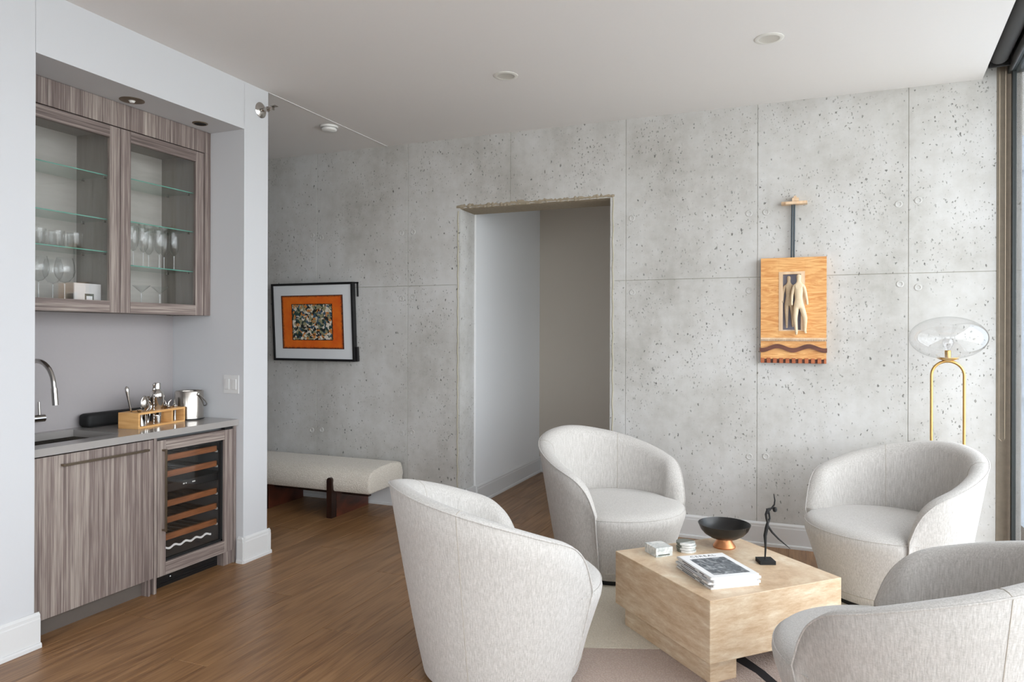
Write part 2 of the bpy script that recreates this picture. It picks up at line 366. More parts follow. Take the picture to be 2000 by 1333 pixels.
# ---- floor: sub floor + oak planks
b = nb(); box(b, -6.2, 1.6, -4.2, 8.0, -0.16, -0.012)
floor = struct('floor', b, M_SUB)
PW = 0.215; PL = 2.2; shared = {}
ncol = 0
x = -6.1
while x < 1.35:
    off = (ncol * 0.83) % PL; y = -4.1 - off
    while y < 7.4:
        y0 = max(y, -4.1); y1 = min(y + PL, 7.4)
        xe = min(x + PW, 1.35)
        if y1 - y0 > 0.05:
            key = (round(y1 - y0, 3), round(xe - x, 3))
            if key not in shared:
                b = nb(); box(b, 0.0006, xe - x - 0.0006, 0.0006, y1 - y0 - 0.0006, -0.012, 0, 0.0012, 1)
                o = obj('plank', b, M_OAK, floor); shared[key] = o.data; o.location = (x, y0, 0)
            else:
                o = bpy.data.objects.new('plank', shared[key]); C.objects.link(o); o.parent = floor; o.location = (x, y0, 0)
        y += PL
    x += PW; ncol += 1
# ---- ceiling with a shade pocket along the glass
def wx(Y, o): return W0.x + (Y - W0.y) * 0.0846 + o      # x of window wall plus offset
b = nb()
e = -0.163
prism(b, [(-6.2, -4.2), (wx(-4.2, e), -4.2), (wx(WY + 0.3, e), WY + 0.3), (-6.2, WY + 0.3)], 'z', CZ, CZ + 0.02)
struct('ceiling', b, M_CEIL)
b = nb(); box(b, -6.2, 2.2, -4.2, 8.0, 3.36, 3.5); box(b, -3.0, 0.5, WY + TW, 7.6, 2.95, 3.1)
struct('ceiling_slab', b, M_CEIL)
b = nb()
prism(b, [(wx(-4.2, e - 0.02), -4.2), (wx(-4.2, e), -4.2), (wx(WY, e), WY), (wx(WY, e - 0.02), WY)], 'z', CZ + 0.02, 3.36)
prism(b, [(wx(-4.2, e), -4.2), (wx(-4.2, 0.2), -4.2), (wx(WY, 0.2), WY), (wx(WY, e), WY)], 'z', 3.33, 3.355)
struct('trim_1', b, M_POCKET)
b = nb(); box(b, AX - 0.004, AX + 0.004, 3.82, WY, CZ - 0.004, CZ + 0.001, 0.001)
struct('trim_2', b, M_TRIM)
# ---- left wall with the bar niche
NY0, NY1, NZ, NB = 2.25, 3.60, 2.80, -3.957
b = nb()
box(b, -4.25, AX, -4.2, NY0, -0.01, CZ + 0.01)
box(b, -4.25, AX, NY1, 3.82, -0.01, CZ + 0.01)
box(b, -4.25, AX, NY0 - 0.001, NY1 + 0.001, NZ, CZ + 0.01)
box(b, -4.25, NB, NY0 - 0.001, NY1 + 0.001, -0.01, NZ + 0.001)
box(b, -6.2, -4.24, 3.72, 3.82, -0.01, CZ + 0.01)
struct('wall_left', b, M_WALL)
b = nb(); box(b, -6.2, -6.1, 3.7, WY + 0.1, -0.01, CZ + 0.01); struct('wall_alcove', b, M_WALL)
b = nb(); box(b, -4.3, -1.3, -4.3, -4.2, -0.01, 3.36); box(b, -1.3, 0.36, -4.3, -4.2, 2.95, 3.36); box(b, -1.3, 0.36, -4.3, -4.2, -0.01, 0.12); box(b, 0.36, 1.6, -4.3, -4.2, -0.01, 3.36); struct('wall_front', b, M_WALL)
b = nb(); box(b, -1.3, -1.25, -4.28, -4.2, 0.12, 2.95); box(b, 0.31, 0.36, -4.28, -4.2, 0.12, 2.95); box(b, -1.3, 0.36, -4.28, -4.2, 0.12, 0.17); box(b, -1.3, 0.36, -4.28, -4.2, 2.90, 2.95)
win2 = struct('added_window_back', b, M_FRAME)  # unseen window behind the camera, its width set for the light it gives
b = nb(); box(b, -1.25, 0.31, -4.25, -4.24, 0.17, 2.90); obj('pane', b, M_WINGLASS, win2)
# ---- hall behind the doorway
DX0, DX1, DZ = -2.64, -1.34, 2.525
b = nb(); box(b, -2.75, -2.61, WY + TW, 7.3, -0.01, 3.0); struct('wall_hall_left', b, M_HALL)
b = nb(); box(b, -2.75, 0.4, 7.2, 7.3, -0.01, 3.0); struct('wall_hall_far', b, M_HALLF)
b = nb(); box(b, 0.3, 0.4, WY + TW, 6.3, -0.01, 3.0); box(b, 0.3, 0.4, 7.0, 7.3, -0.01, 3.0); box(b, 0.3, 0.4, 6.3, 7.0, -0.01, 1.0); box(b, 0.3, 0.4, 6.3, 7.0, 2.2, 3.0); struct('wall_hall_right', b, M_HALL)
b = nb(); box(b, 0.32, 0.38, 6.3, 6.34, 1.0, 2.2); box(b, 0.32, 0.38, 6.96, 7.0, 1.0, 2.2); box(b, 0.32, 0.38, 6.34, 6.96, 1.0, 1.04); box(b, 0.32, 0.38, 6.34, 6.96, 2.16, 2.2); win3 = struct('added_window_hall', b, M_FRAME)  # unseen window added at the hall end to brighten the hall
b = nb(); box(b, 0.345, 0.355, 6.34, 6.96, 1.04, 2.16); obj('pane', b, M_WINGLASS, win3)
# ---- concrete wall: core + cast panels
b = nb()
XR = 1.27
box(b, -6.2, DX0 + 0.012, WY + 0.0035, WY + TW, -0.01, 3.36)
box(b, DX1 - 0.012, XR, WY + 0.0035, WY + TW, -0.01, 3.36)
box(b, DX0, DX1, WY + 0.0035, WY + TW, DZ + 0.012, 3.36)
wall = struct('wall_back', b, M_JOINT)
XR = 1.27
J = [-6.2, -5.012, -4.068, -3.125, -2.178, -1.234, -0.292, 0.646, XR]
JZ = 1.888; G = 0.0013; top = 3.33; jm = 0.012
def panel(poly, yb=WY + 0.03, yf=WY):
    b = nb(); prism(b, poly, 'y', yf, yb)
    fr = [e for e in b.edges if all(abs(v.co.y - yf) < 1e-6 for v in e.verts)]
    bmesh.ops.bevel(b, geom=fr, offset=0.0022, segments=1, affect='EDGES')
    o = obj('concrete_panel', b, M_CONC, wall)
    return o
for i in range(len(J) - 1):
    x0, x1 = J[i] + G, J[i + 1] - G
    if i == 3:      # meets the doorway on its right
        panel([(x0, 0), (DX0, 0), (DX0, JZ - G), (x0, JZ - G)])
        panel([(x0, JZ + G), (DX0, JZ + G), (DX0, DZ), (x1, DZ), (x1, top), (x0, top)])
    elif i == 4:
        panel([(DX1, 0), (x1, 0), (x1, JZ - G), (DX1, JZ - G)])
        panel([(x0, DZ), (DX1, DZ), (DX1, JZ + G), (x1, JZ + G), (x1, top), (x0, top)])
    else:
        panel([(x0, 0), (x1, 0), (x1, JZ - G), (x0, JZ - G)]); panel([(x0, JZ + G), (x1, JZ + G), (x1, top), (x0, top)])
# doorway reveals: left jamb, right jamb and the rough lintel
b = nb(); box(b, DX0 - 0.02, DX0 + 0.0135, WY - 0.0004, WY + TW + 0.004, 0, DZ + 0.011); obj('door_jamb', b, M_CONC, wall)
b = nb(); box(b, DX1 - 0.0135, DX1 + 0.02, WY - 0.0004, WY + TW + 0.004, 0, DZ + 0.011); obj('door_jamb', b, M_CONC, wall)
b = nb(); random.seed(5)
n = 90; pr_ = []
for i in range(n + 1):
    xx = DX0 - 0.02 + (DX1 - DX0 + 0.04) * i / n
    pr_.append((xx, DZ + 0.014 + random.random() * 0.022 * (0.4 + 0.6 * math.sin(i * 0.21) ** 2)))
prev = None
for i, (xx, zt) in enumerate(pr_):
    jj = random.uniform(-0.003, 0.003)
    row = [b.verts.new(q) for q in ((xx, WY - 0.0015, zt), (xx, WY - 0.006 + jj, DZ + 0.008), (xx, WY + 0.006 + jj, DZ - 0.006 + jj), (xx, WY + 0.05, DZ - 0.01), (xx, WY + TW + 0.002, DZ - 0.012))]
    if prev:
        for k in range(4): b.faces.new((prev[k], row[k], row[k + 1], prev[k + 1]))
    prev = row
M_ROUGH = plain('rough_lintel', srgb(160, 148, 128), 0.9, bump=0.9, scale=45, var=0.22)
obj('lintel', b, M_ROUGH, wall)
M_STAIN = plain('form_edge_concrete', srgb(180, 174, 152), 0.9, bump=0.6, scale=60, var=0.1)
b = nb(); tube(b, [(DX0 - 0.006 + 0.003 * math.sin(i * 1.7), WY - 0.0005, i * 2.5 / 60) for i in range(61)], 0.0045, 6); obj('form_ridge', b, M_STAIN, wall)
b = nb(); tube(b, [(DX1 + 0.008 + 0.003 * math.sin(i * 1.3), WY - 0.0005, i * 2.52 / 60) for i in range(61)], 0.0045, 6); obj('form_ridge', b, M_STAIN, wall)
M_BROWNEDGE = plain('brown_concrete', srgb(128, 118, 104), 0.9, bump=0.5, scale=25, var=0.2)
b = nb(); box(b, 1.135, 1.225, WY - 0.003, WY + 0.01, 0, top, 0.001, 1); obj('brown_edge', b, M_BROWNEDGE, wall)  # thin browner strip along the wall end by the window
# formwork tie marks beside the joints
tie = None
for xj in J[1:-1]:
    for z in (2.36, 1.80, 0.62):
        for s in (-0.055, 0.055):
            if DX0 - 0.06 < xj + s < DX1 + 0.05 and z < 2.6: continue
            if abs(xj + 1.234) < .01 and s < 0: continue
            if tie is None:
                b = nb(); lathe(b, [(0.0, 0.001), (0.012, 0.001), (0.014, 0.004), (0.020, 0.004), (0.024, 0.0005)], n=20, mtx=Matrix.Rotation(PI / 2, 4, 'X'))
                tie = obj('tie_mark', b, M_CONC, wall, True); o = tie
            else:
                o = bpy.data.objects.new('tie_mark', tie.data); C.objects.link(o); o.parent = wall
            o.location = (xj + s + random.uniform(-.008, .008), WY, z + random.uniform(-.02, .02))
# ---- baseboards
def bb_profile(h=0.165, t=0.016, shoe=0.026):       # (depth from wall, z)
    return [(0, 0), (shoe, 0), (shoe, 0.016), (shoe - 0.003, 0.022), (t, 0.024), (t, h - 0.032), (t - 0.002, h - 0.026), (t - 0.002, h - 0.012), (0.007, h - 0.003), (0.005, h), (0, h)]
def baseboard(name, segs):
    b = nb()
    for kind, c, a0, a1, sg in segs:
        p = bb_profile()
        if kind == 'x': prism(b, [(c + sg * d, z) for d, z in p], 'y', a0, a1)      # wall plane x=c, runs along y
        else: prism(b, [(c + sg * d, z) for d, z in p], 'x', a0, a1)
    return struct(name, b, M_TRIM)
baseboard('baseboard_left', [('x', AX, -4.2, NY0 + 0.02, 1), ('x', AX, NY1 - 0.02, 3.84, 1), ('y', NY1, -3.37, AX + 0.02, -1), ('y', 3.82, -6.1, AX + 0.02, 1)])
baseboard('baseboard_back', [('y', WY, -6.1, DX0 - 0.012, -1), ('y', WY, DX1 + 0.012, 1.12, -1)])
baseboard('baseboard_hall', [('x', -2.61, WY + TW + 0.005, 7.2, 1), ('y', 7.2, -2.6, 0.3, -1)])
b = nb(); box(b, DX0 + 0.0125, DX0 + 0.032, WY + 0.0, WY + TW + 0.02, 0, 0.165, 0.002); struct('baseboard_door', b, M_TRIM)
# ---- window wall on the right: frame, mullions, panes
def wmtx(): return Matrix(((WOUT.x, WDIR.x, 0, W0.x), (WOUT.y, WDIR.y, 0, W0.y), (0, 0, 1, 0), (0, 0, 0, 1)))
WM = wmtx()
b = nb()
box(b, -0.03, 0.06, -9.6, -0.01, -0.01, 0.09, 0.003, 1, WM)
win = struct('window_1', b, M_FRAME)
b = nb(); box(b, -0.03, 0.06, -9.6, -0.01, 3.12, 3.33, 0.003, 1, WM); obj('window_header', b, M_FRAME, win)
marks = [-0.045, -1.9, -3.7, -5.5, -7.3, -9.1]
for a in marks:
    b = nb(); box(b, -0.012, 0.012 if a > -0.1 else 0.05, a - 0.02, a + 0.025, 0.09, 3.12, 0.003, 1, WM); obj('mullion', b, M_FRAME, win)
for a0, a1 in zip(marks[:-1], marks[1:]):
    b = nb(); box(b, 0.0, 0.010, a1 + 0.025, a0 - 0.02, 0.09, 3.12, mtx=WM); obj('pane', b, M_WINGLASS, win)
# roller shade parked in the pocket
t = thing('roller_shade', 'charcoal roller shade rolled up in the ceiling pocket above the window', 'blind', tuple(wpt(-0.10, 0, 3.2)))
b = nb(); tube(b, [tuple(wpt(-0.098, -9.4, 3.185)), tuple(wpt(-0.098, -0.20, 3.185))], 0.055, 24); obj('shade_roll', b, M_SHADE, t, True, world=True)
b = nb(); box(b, -0.035, -0.02, -9.4, -0.14, 3.10, 3.16, 0.006, 3, WM); obj('hem_bar', b, M_SHADE, t, True, world=True)
b = nb(); box(b, -0.15, -0.04, -0.19, -0.17, 3.12, 3.33, 0.003, 1, WM); obj('bracket', b, M_POCKET, t, world=True)
b = nb(); tube(b, [tuple(wpt(-0.09, -0.16, 3.15)), tuple(wpt(-0.09, -0.16, 0.85))], 0.0022, 6)
tube(b, [tuple(wpt(-0.06, -0.16, 3.15)), tuple(wpt(-0.06, -0.16, 0.85))], 0.0022, 6)
tube(b, [tuple(wpt(-0.09, -0.16, 0.85)), tuple(wpt(-0.075, -0.16, 0.835)), tuple(wpt(-0.06, -0.16, 0.85))], 0.0022, 6)
obj('bead_chain', b, M_BRONZE, t, world=True)
# ---- outside: the neighbouring facade and terrace
t = thing('neighbouring_building', 'blue grey building facade seen through the glass at the right edge', 'building', (8, 14, -12))
b = nb(); box(b, 2.4, 22, 12.0, 20, -12, 30); obj('facade_wall', b, M_FACADE, t, world=True)
for k in range(9):
    b = nb(); box(b, 2.4, 22, 11.92, 12.0, -9 + k * 3.2, -8.7 + k * 3.2); obj('floor_band', b, M_FACADE, t, world=True)
b = nb(); box(b, 1.75, 3.6, -4.2, 7, -0.25, -0.03)
tag(obj('balcony_slab', b, M_CONC), 'concrete balcony slab outside the window', 'balcony')

# ================================================================== CEILING FIXTURES
def downlight(label, x, y, z, r=0.055, dark=False, trimm=None, rim=0.022):
    t = thing('recessed_light', label, 'ceiling light', (x, y, z - 0.004), 0, None)
    b = nb(); lathe(b, [(r, 0.0), (r + rim, 0.0), (r + rim, 0.003), (r + rim * .8, 0.0039)] if False else [(r, 0.003), (r, -0.001), (r + rim * .5, -0.002), (r + rim, 0.0015), (r + rim, 0.0039)], n=40)
    obj('trim_ring', b, trimm or M_RIM, t, True)
    b = nb(); lathe(b, [(r, -0.0005), (r * 0.93, 0.0005), (r * 0.7, 0.002), (r * 0.45, 0.003), (0.0, 0.0034)], n=40)
    obj('reflector', b, M_MATTE if dark else M_CONE, t, True)
    return t
downlight('round white recessed ceiling light nearer the doorway', -1.728, 4.129, CZ)
downlight('round white recessed ceiling light nearer the window', -0.17, 4.14, CZ)
t = downlight('silver ringed spotlight in the soffit above the bar cabinet doors', -3.515, 2.919, NZ, 0.02, False, M_BRONZE, 0.045)
b = nb(); lathe(b, [(0.0, -0.012), (0.012, -0.01), (0.016, -0.002), (0.018, 0.001)], n=20); obj('bulb', b, M_WHITEDOT, t, True)
downlight('small dark spotlight in the soffit beside the wall at the niche end', -3.502, 3.399, NZ, 0.036, True, M_BRONZE, 0.01)
t = thing('smoke_detector', 'round white smoke detector on the ceiling near the concrete wall', 'smoke detector', (-3.439, 4.63, CZ))
b = nb(); lathe(b, [(0.0, -0.04), (0.045, -0.04), (0.056, -0.034), (0.060, -0.022)], n=36); obj('cover', b, M_WHITEP, t, True)
b = nb(); lathe(b, [(0.052, -0.022), (0.052, -0.016), (0.068, -0.014), (0.070, 0.0)], n=36); obj('mounting_base', b, M_WHITEP, t, True)
# sidewall sprinkler
t = thing('fire_sprinkler', 'chrome sidewall sprinkler head high on the white pillar', 'sprinkler', (AX, 3.75, 2.965))
RY = Matrix.Rotation(PI / 2, 4, 'Y')
b = nb(); lathe(b, [(0.012, 0.016), (0.03, 0.012), (0.048, 0.004), (0.052, 0.001)], n=32, mtx=RY); obj('escutcheon', b, M_STEEL, t, True)
b = nb(); tube(b, [(0, 0, 0), (0.05, 0, 0)], 0.011, 14); tube(b, [(0.05, 0, 0), (0.062, 0, 0)], 0.019, 6); obj('body', b, M_BRUSH, t, True)
b = nb(); tube(b, [(0.06, 0.014, 0), (0.085, 0.012, 0.002), (0.10, 0, 0.006)], 0.003, 6); tube(b, [(0.06, -0.014, 0), (0.085, -0.012, 0.002), (0.10, 0, 0.006)], 0.003, 6); obj('frame_arm', b, M_BRUSH, t, True)
b = nb(); box(b, 0.092, 0.13, -0.018, 0.018, 0.012, 0.016, 0.001); box(b, 0.10, 0.103, -0.012, 0.012, -0.01, 0.012); obj('deflector', b, M_BRUSH, t)

# ================================================================== BAR NICHE
XF = -3.615                                   # face of the wall cabinet
XL = -3.39                                    # face of the base units
CT = 0.925                                    # counter top
# backsplash
b = nb(); box(b, NB, NB + 0.012, NY0, NY1 - 0.001, CT, 1.60)
tag(obj('backsplash_panel', b, M_SPLASH, origin=None), 'smooth grey backsplash panel between counter and wall cabinet', 'backsplash')
# worktop with sink cut-out
b = nb(); SX0, SX1, SY0, SY1 = -3.87, -3.50, 2.36, 2.835
T0 = CT - 0.038; x0, x1, y0, y1 = NB + 0.001, -3.372, NY0 + 0.001, NY1 - 0.002
box(b, x0, SX0, y0, y1, T0, CT); box(b, SX1, x1, y0, y1, T0, CT); box(b, SX0, SX1, y0, SY0, T0, CT); box(b, SX0, SX1, SY1, y1, T0, CT)
bmesh.ops.remove_doubles(b, verts=b.verts, dist=1e-5)
tag(obj('worktop', b, M_QUARTZ), 'grey stone worktop running the length of the bar niche', 'worktop')
t = thing('sink', 'undermounted stainless bar sink set in the grey worktop', 'sink', (-3.685, 2.6, CT - 0.22))
b = nb()
i0, i1, j0, j1, zb, zt = SX0 - 0.003, SX1 + 0.003, SY0 - 0.003, SY1 + 0.003, CT - 0.20, T0 + 0.001
P = [(i0, j0), (i1, j0), (i1, j1), (i0, j1)]
A = [b.verts.new((p[0], p[1], zt)) for p in P]; B = [b.verts.new((p[0], p[1], zb)) for p in P]
for k in range(4): b.faces.new((A[k], A[(k + 1) % 4], B[(k + 1) % 4], B[k]))
b.faces.new(B)
obj('basin', b, M_BRUSH, t, world=True)
b = nb(); lathe(b, [(0, zb + 0.002), (0.02, zb + 0.003), (0.04, zb + 0.004), (0.045, zb + 0.001)], -3.685, 2.6, 0, 24); obj('drain', b, M_STEEL, t, True, world=True)
# faucet
t = thing('faucet', 'chrome gooseneck faucet over the bar sink', 'faucet', (-3.905, 2.56, CT))
fx, fy = -3.905, 2.56
b = nb(); lathe(b, [(0.0, 0), (0.026, 0), (0.026, 0.008), (0.022, 0.012), (0.019, 0.10), (0.0, 0.10)], n=24); obj('base', b, M_STEEL, t, True)
pts = [(0, 0, 0.09), (0, 0, 0.25)]
R_ = 0.13
for k in range(1, 17):
    a = PI - k / 16 * PI * 0.94; pts.append((R_ + R_ * math.cos(a), 0.0, 0.27 + R_ * 1.05 * math.sin(a)))
px, pz = pts[-1][0], pts[-1][2]
pts.append((px + 0.006, 0, pz - 0.035))
b = nb(); tube(b, pts, 0.0125, 16); obj('spout', b, M_STEEL, t, True)
b = nb(); tube(b, [(px + 0.006, 0, pz - 0.03), (px + 0.016, 0, pz - 0.12)], 0.0155, 18); obj('spray_head', b, M_STEEL, t, True)
b = nb(); tube(b, [(0.01, 0, 0.085), (0.02, 0.115, 0.085)], 0.021, 20); obj('valve_body', b, M_STEEL, t, True)
b = nb(); tube(b, [(0.018, 0.09, 0.10), (0.016, 0.088, 0.175)], 0.0062, 12); obj('lever', b, M_STEEL, t, True)
# base cabinet under the sink
t = thing('base_cabinet', 'grey striped veneer base cabinet with a long bar handle under the sink', 'cabinet', (-3.66, 2.6, 0))
b = nb(); box(b, NB + 0.01, XL - 0.022, NY0 + 0.003, 2.27, 0.09, T0 - 0.002); box(b, NB + 0.01, XL - 0.022, 2.945, 2.963, 0.09, T0 - 0.002)
box(b, NB + 0.01, XL - 0.022, 2.27, 2.945, 0.09, 0.108); obj('carcass', b, M_INT, t, world=True)
b = nb(); box(b, XL - 0.02, XL, 2.27, 2.962, 0.093, 0.878, 0.001); d = obj('door', b, M_VEN_V, t, world=True)
b = nb(); box(b, XL + 0.022, XL + 0.030, 2.415, 2.912, 0.822, 0.834, 0.001)
box(b, XL + 0.001, XL + 0.023, 2.418, 2.428, 0.823, 0.833); box(b, XL + 0.001, XL + 0.023, 2.899, 2.909, 0.823, 0.833); obj('bar_handle', b, M_BRONZE, d, world=True)
b = nb(); box(b, XL - 0.02, XL - 0.001, NY0 + 0.002, 2.267, 0.0, T0 - 0.002); obj('filler_panel', b, M_VEN_V, t, world=True)
b = nb(); box(b, XL - 0.07, XL - 0.055, 2.27, 2.93, 0.0, 0.092); obj('toe_kick', b, M_TOE, t, world=True)
b = nb(); box(b, XL - 0.066, XL - 0.004, 2.93, 2.945, 0.0, 0.092); obj('toe_kick', b, M_VEN_V, t, world=True)
# divider gable between cabinet and wine fridge, end gable at the wall
b = nb(); box(b, NB + 0.02, XL, 2.966, 2.984, 0.0, T0 - 0.002, 0.001); tag(obj('gable_panel', b, M_VEN_V), 'narrow veneer gable between base cabinet and wine fridge', 'panel')
b = nb(); box(b, NB + 0.02, XL, 3.578, 3.597, 0.0, T0 - 0.002, 0.001); tag(obj('gable_panel', b, M_VEN_V), 'narrow veneer end gable against the white niche wall', 'panel')
# wine fridge
t = thing('wine_fridge', 'built in wine fridge with glass door framed in grey veneer', 'wine fridge', (-3.66, 3.28, 0))
FY0, FY1, FZ0, FZ1 = 2.987, 3.574, 0.088, 0.866
GY0, GY1, GZ0, GZ1 = 3.047, 3.497, 0.162, 0.806
b = nb()
box(b, NB + 0.03, XL - 0.045, FY0 + 0.004, FY0 + 0.03, 0.09, T0 - 0.004); box(b, NB + 0.03, XL - 0.045, FY1 - 0.03, FY1 - 0.004, 0.09, T0 - 0.004)
box(b, NB + 0.03, NB + 0.045, FY0 + 0.03, FY1 - 0.03, 0.09, T0 - 0.004); box(b, NB + 0.045, XL - 0.045, FY0 + 0.03, FY1 - 0.03, T0 - 0.03, T0 - 0.004)
box(b, NB + 0.045, XL - 0.045, FY0 + 0.03, FY1 - 0.03, 0.09, 0.12)
M_LINER = plain('fridge_liner_grey', srgb(96, 98, 100), 0.5)
obj('fridge_body', b, M_LINER, t, world=True)
d = bpy.data.objects.new('door', None); C.objects.link(d); d.parent = t
def fbox(nm, y0, y1, z0, z1, m):
    b = nb(); box(b, XL - 0.042, XL, y0, y1, z0, z1, 0.001); obj(nm, b, m, d, world=True)
fbox('stile', FY0, GY0, FZ0, FZ1, M_VEN_V); fbox('stile', GY1, FY1, FZ0, FZ1, M_VEN_V)
fbox('rail', GY0, GY1, FZ0, GZ0, M_VEN_H); fbox('rail', GY0, GY1, GZ1, FZ1, M_VEN_H)
b = nb(); s = 0.012
box(b, XL - 0.04, XL - 0.016, GY0, GY0 + s, GZ0, GZ1); box(b, XL - 0.04, XL - 0.016, GY1 - s, GY1, GZ0, GZ1)
box(b, XL - 0.04, XL - 0.016, GY0, GY1, GZ0, GZ0 + s); box(b, XL - 0.04, XL - 0.016, GY0, GY1, GZ1 - s, GZ1); obj('gasket', b, M_MATTE, d, world=True)
b = nb(); box(b, XL - 0.030, XL - 0.026, GY0 + 0.002, GY1 - 0.002, GZ0 + 0.002, GZ1 - 0.002); obj('glass_pane', b, M_GLASS, d, world=True)
b = nb(); box(b, XL + 0.022, XL + 0.031, 3.018, 3.030, 0.345, 0.818, 0.001); box(b, XL, XL + 0.024, 3.019, 3.029, 0.805, 0.815); box(b, XL, XL + 0.024, 3.019, 3.029, 0.348, 0.358)
obj('bar_handle', b, M_BRONZE, d, world=True)
for z, slat in ((0.748, 0), (0.652, 0), (0.478, 1), (0.382, 1), (0.283, 2)):
    s_ = bpy.data.objects.new('wine_shelf', None); C.objects.link(s_); s_.parent = t
    b = nb(); box(b, XL - 0.075, XL - 0.055, FY0 + 0.045, FY1 - 0.085, z - 0.018, z + 0.018, 0.003); obj('shelf_front', b, M_RACK, s_, world=True)
    sl = None
    for k in range(7):
        yy = FY0 + 0.07 + k * 0.064
        if sl is None:
            b = nb(); box(b, NB + 0.06, XL - 0.078, yy, yy + 0.03, z - 0.006, z + 0.0); sl = obj('slat', b, M_BRUSH if slat == 2 else M_MATTE, s_, world=True)
        else:
            o = bpy.data.objects.new('slat', sl.data); C.objects.link(o); o.parent = s_; o.location = (0, k * 0.064, 0)
    b = nb(); box(b, NB + 0.055, NB + 0.075, FY0 + 0.045, FY1 - 0.085, z - 0.01, z + 0.004); obj('rear_rail', b, M_MATTE, s_, world=True)
    b = nb(); box(b, XL - 0.078, XL - 0.06, FY1 - 0.083, FY1 - 0.07, z - 0.026, z - 0.012, 0.003); obj('slide_end', b, M_WHITEP, s_, world=True)
    b = nb(); box(b, NB + 0.05, XL - 0.08, FY0 + 0.05, FY1 - 0.09, z - 0.0125, z - 0.0075); obj('shelf_tray', b, M_MATTE, s_, world=True) if slat < 2 else b.free()
b = nb(); box(b, NB + 0.05, XL - 0.060, FY0 + 0.031, FY1 - 0.031, 0.545, 0.592); cp = obj('control_panel', b, M_BLACK, t, world=True)
for ya, yb in ((3.225, 3.238), (3.245, 3.252), (3.295, 3.318)):
    b = nb(); box(b, XL - 0.060, XL - 0.0592, ya, yb, 0.570, 0.577); obj('display_mark', b, M_WHITEDOT, cp, world=True)
b = nb()      # scalloped wire cradle at the bottom
pts = []
for k in range(61):
    yy = FY0 + 0.07 + k / 60 * 0.40; pts.append((yy, 0.215 + 0.012 * (0.5 - 0.5 * math.cos(k / 60 * 10 * PI))))
poly = [(p[0], p[1] - 0.012) for p in pts] + [(p[0], p[1]) for p in pts[::-1]]
prism(b, poly, 'x', XL - 0.075, XL - 0.07); obj('bottle_cradle', b, M_WHITEP, t, world=True)
b = nb(); box(b, XL - 0.075, XL - 0.062, FY0, 3.50, 0.0, 0.088); k_ = obj('kick_grille', b, M_BLACK, t, world=True)
b = nb(); lathe(b, [(0, 0.001), (0.004, 0.001), (0.004, -0.002)], n=12, mtx=Matrix.Translation((XL - 0.062, 3.135, 0.045)) @ RY); obj('grille_screw', b, M_WHITEDOT, k_, world=True)
b = nb()
for z in (0.018, 0.032, 0.062, 0.076): box(b, XL - 0.062, XL - 0.058, FY0 + 0.01, 3.49, z - 0.003, z + 0.003)
obj('grille_fins', b, M_BLACK, k_, world=True)
b = nb(); box(b, XL - 0.07, XL - 0.012, 3.502, 3.574, 0.0, 0.086); obj('toe_kick', b, M_VEN_V, t, world=True)
b = nb(); box(b, XL - 0.03, XL - 0.004, 3.50, 3.57, FZ1 + 0.002, T0 - 0.003); obj('hinge', b, M_MATTE, t, world=True)
# wall cabinet
t = thing('wall_cabinet', 'grey striped veneer wall cabinet with two glass doors above the bar', 'cabinet', (-3.78, 2.92, 1.597))
b = nb()
IX = XF - 0.024
box(b, NB + 0.001, IX, NY0 + 0.002, 2.30, 1.60, 2.66); box(b, NB + 0.001, IX, 2.905, 2.955, 1.60, 2.66); box(b, NB + 0.001, IX, 3.505, 3.56, 1.60, 2.66)
box(b, NB + 0.012, IX, 2.30, 3.505, 1.60, 1.655); box(b, NB + 0.012, IX, 2.30, 3.505, 2.635, 2.66)
obj('carcass', b, M_INT, t, world=True)
b = nb(); box(b, NB + 0.001, NB + 0.012, 2.30, 3.505, 1.60, 2.66); obj('back_panel', b, M_INTB, t, world=True)
b = nb(); box(b, IX - 0.3, XF, NY0 + 0.002, NY1 - 0.002, 2.659, 2.798); obj('fascia', b, M_VEN_V, t, world=True)
b = nb(); box(b, NB + 0.001, XF, 3.545, 3.598, 1.597, 2.6585); obj('filler_panel', b, M_VEN_V, t, world=True)
b = nb(); box(b, NB + 0.001, XF, NY0 + 0.002, 2.322, 1.597, 2.6585); obj('filler_panel', b, M_VEN_V, t, world=True)
for y0, y1 in ((2.325, 2.9275), (2.9305, 3.542)):
    d = bpy.data.objects.new('door', None); C.objects.link(d); d.parent = t
    z0, z1 = 1.597, 2.653; s = 0.066
    for nm, a, c_, e_, f_, mm in (('stile', y0, y0 + s, z0, z1, M_VEN_V), ('stile', y1 - s, y1, z0, z1, M_VEN_V), ('rail', y0 + s, y1 - s, z0, z0 + s, M_VEN_H), ('rail', y0 + s, y1 - s, z1 - s, z1, M_VEN_H)):
        b = nb(); box(b, XF - 0.022, XF, a, c_, e_, f_, 0.0012); obj(nm, b, mm, d, world=True)
    b = nb(); box(b, XF - 0.014, XF - 0.010, y0 + s, y1 - s, z0 + s, z1 - s); obj('glass_pane', b, M_GLASS, d, world=True)
SHL = [2.38, 2.13, 1.945]; SHR = [2.392, 2.14, 1.882]
for (ya, yb, zs) in ((2.302, 2.903, SHL), (2.957, 3.503, SHR)):
    for z in zs:
        b = nb(); box(b, NB + 0.03, -3.66, ya + .002, yb - .002, z - 0.006, z); g = obj('glass_shelf', b, M_SHELFG, t, world=True)
        b = nb(); box(b, -3.66, -3.6585, ya + .002, yb - .002, z - 0.006, z); obj('shelf_edge', b, M_EDGE, g, world=True)
        for xx in (-3.70, -3.88):
            for (yy, sg) in ((ya, 1), (yb, -1)):
                b = nb(); tube(b, [(xx, yy, z - 0.011), (xx, yy + sg * 0.014, z - 0.011)], 0.0048, 10); obj('shelf_pin', b, M_BRUSH, g, True, world=True)
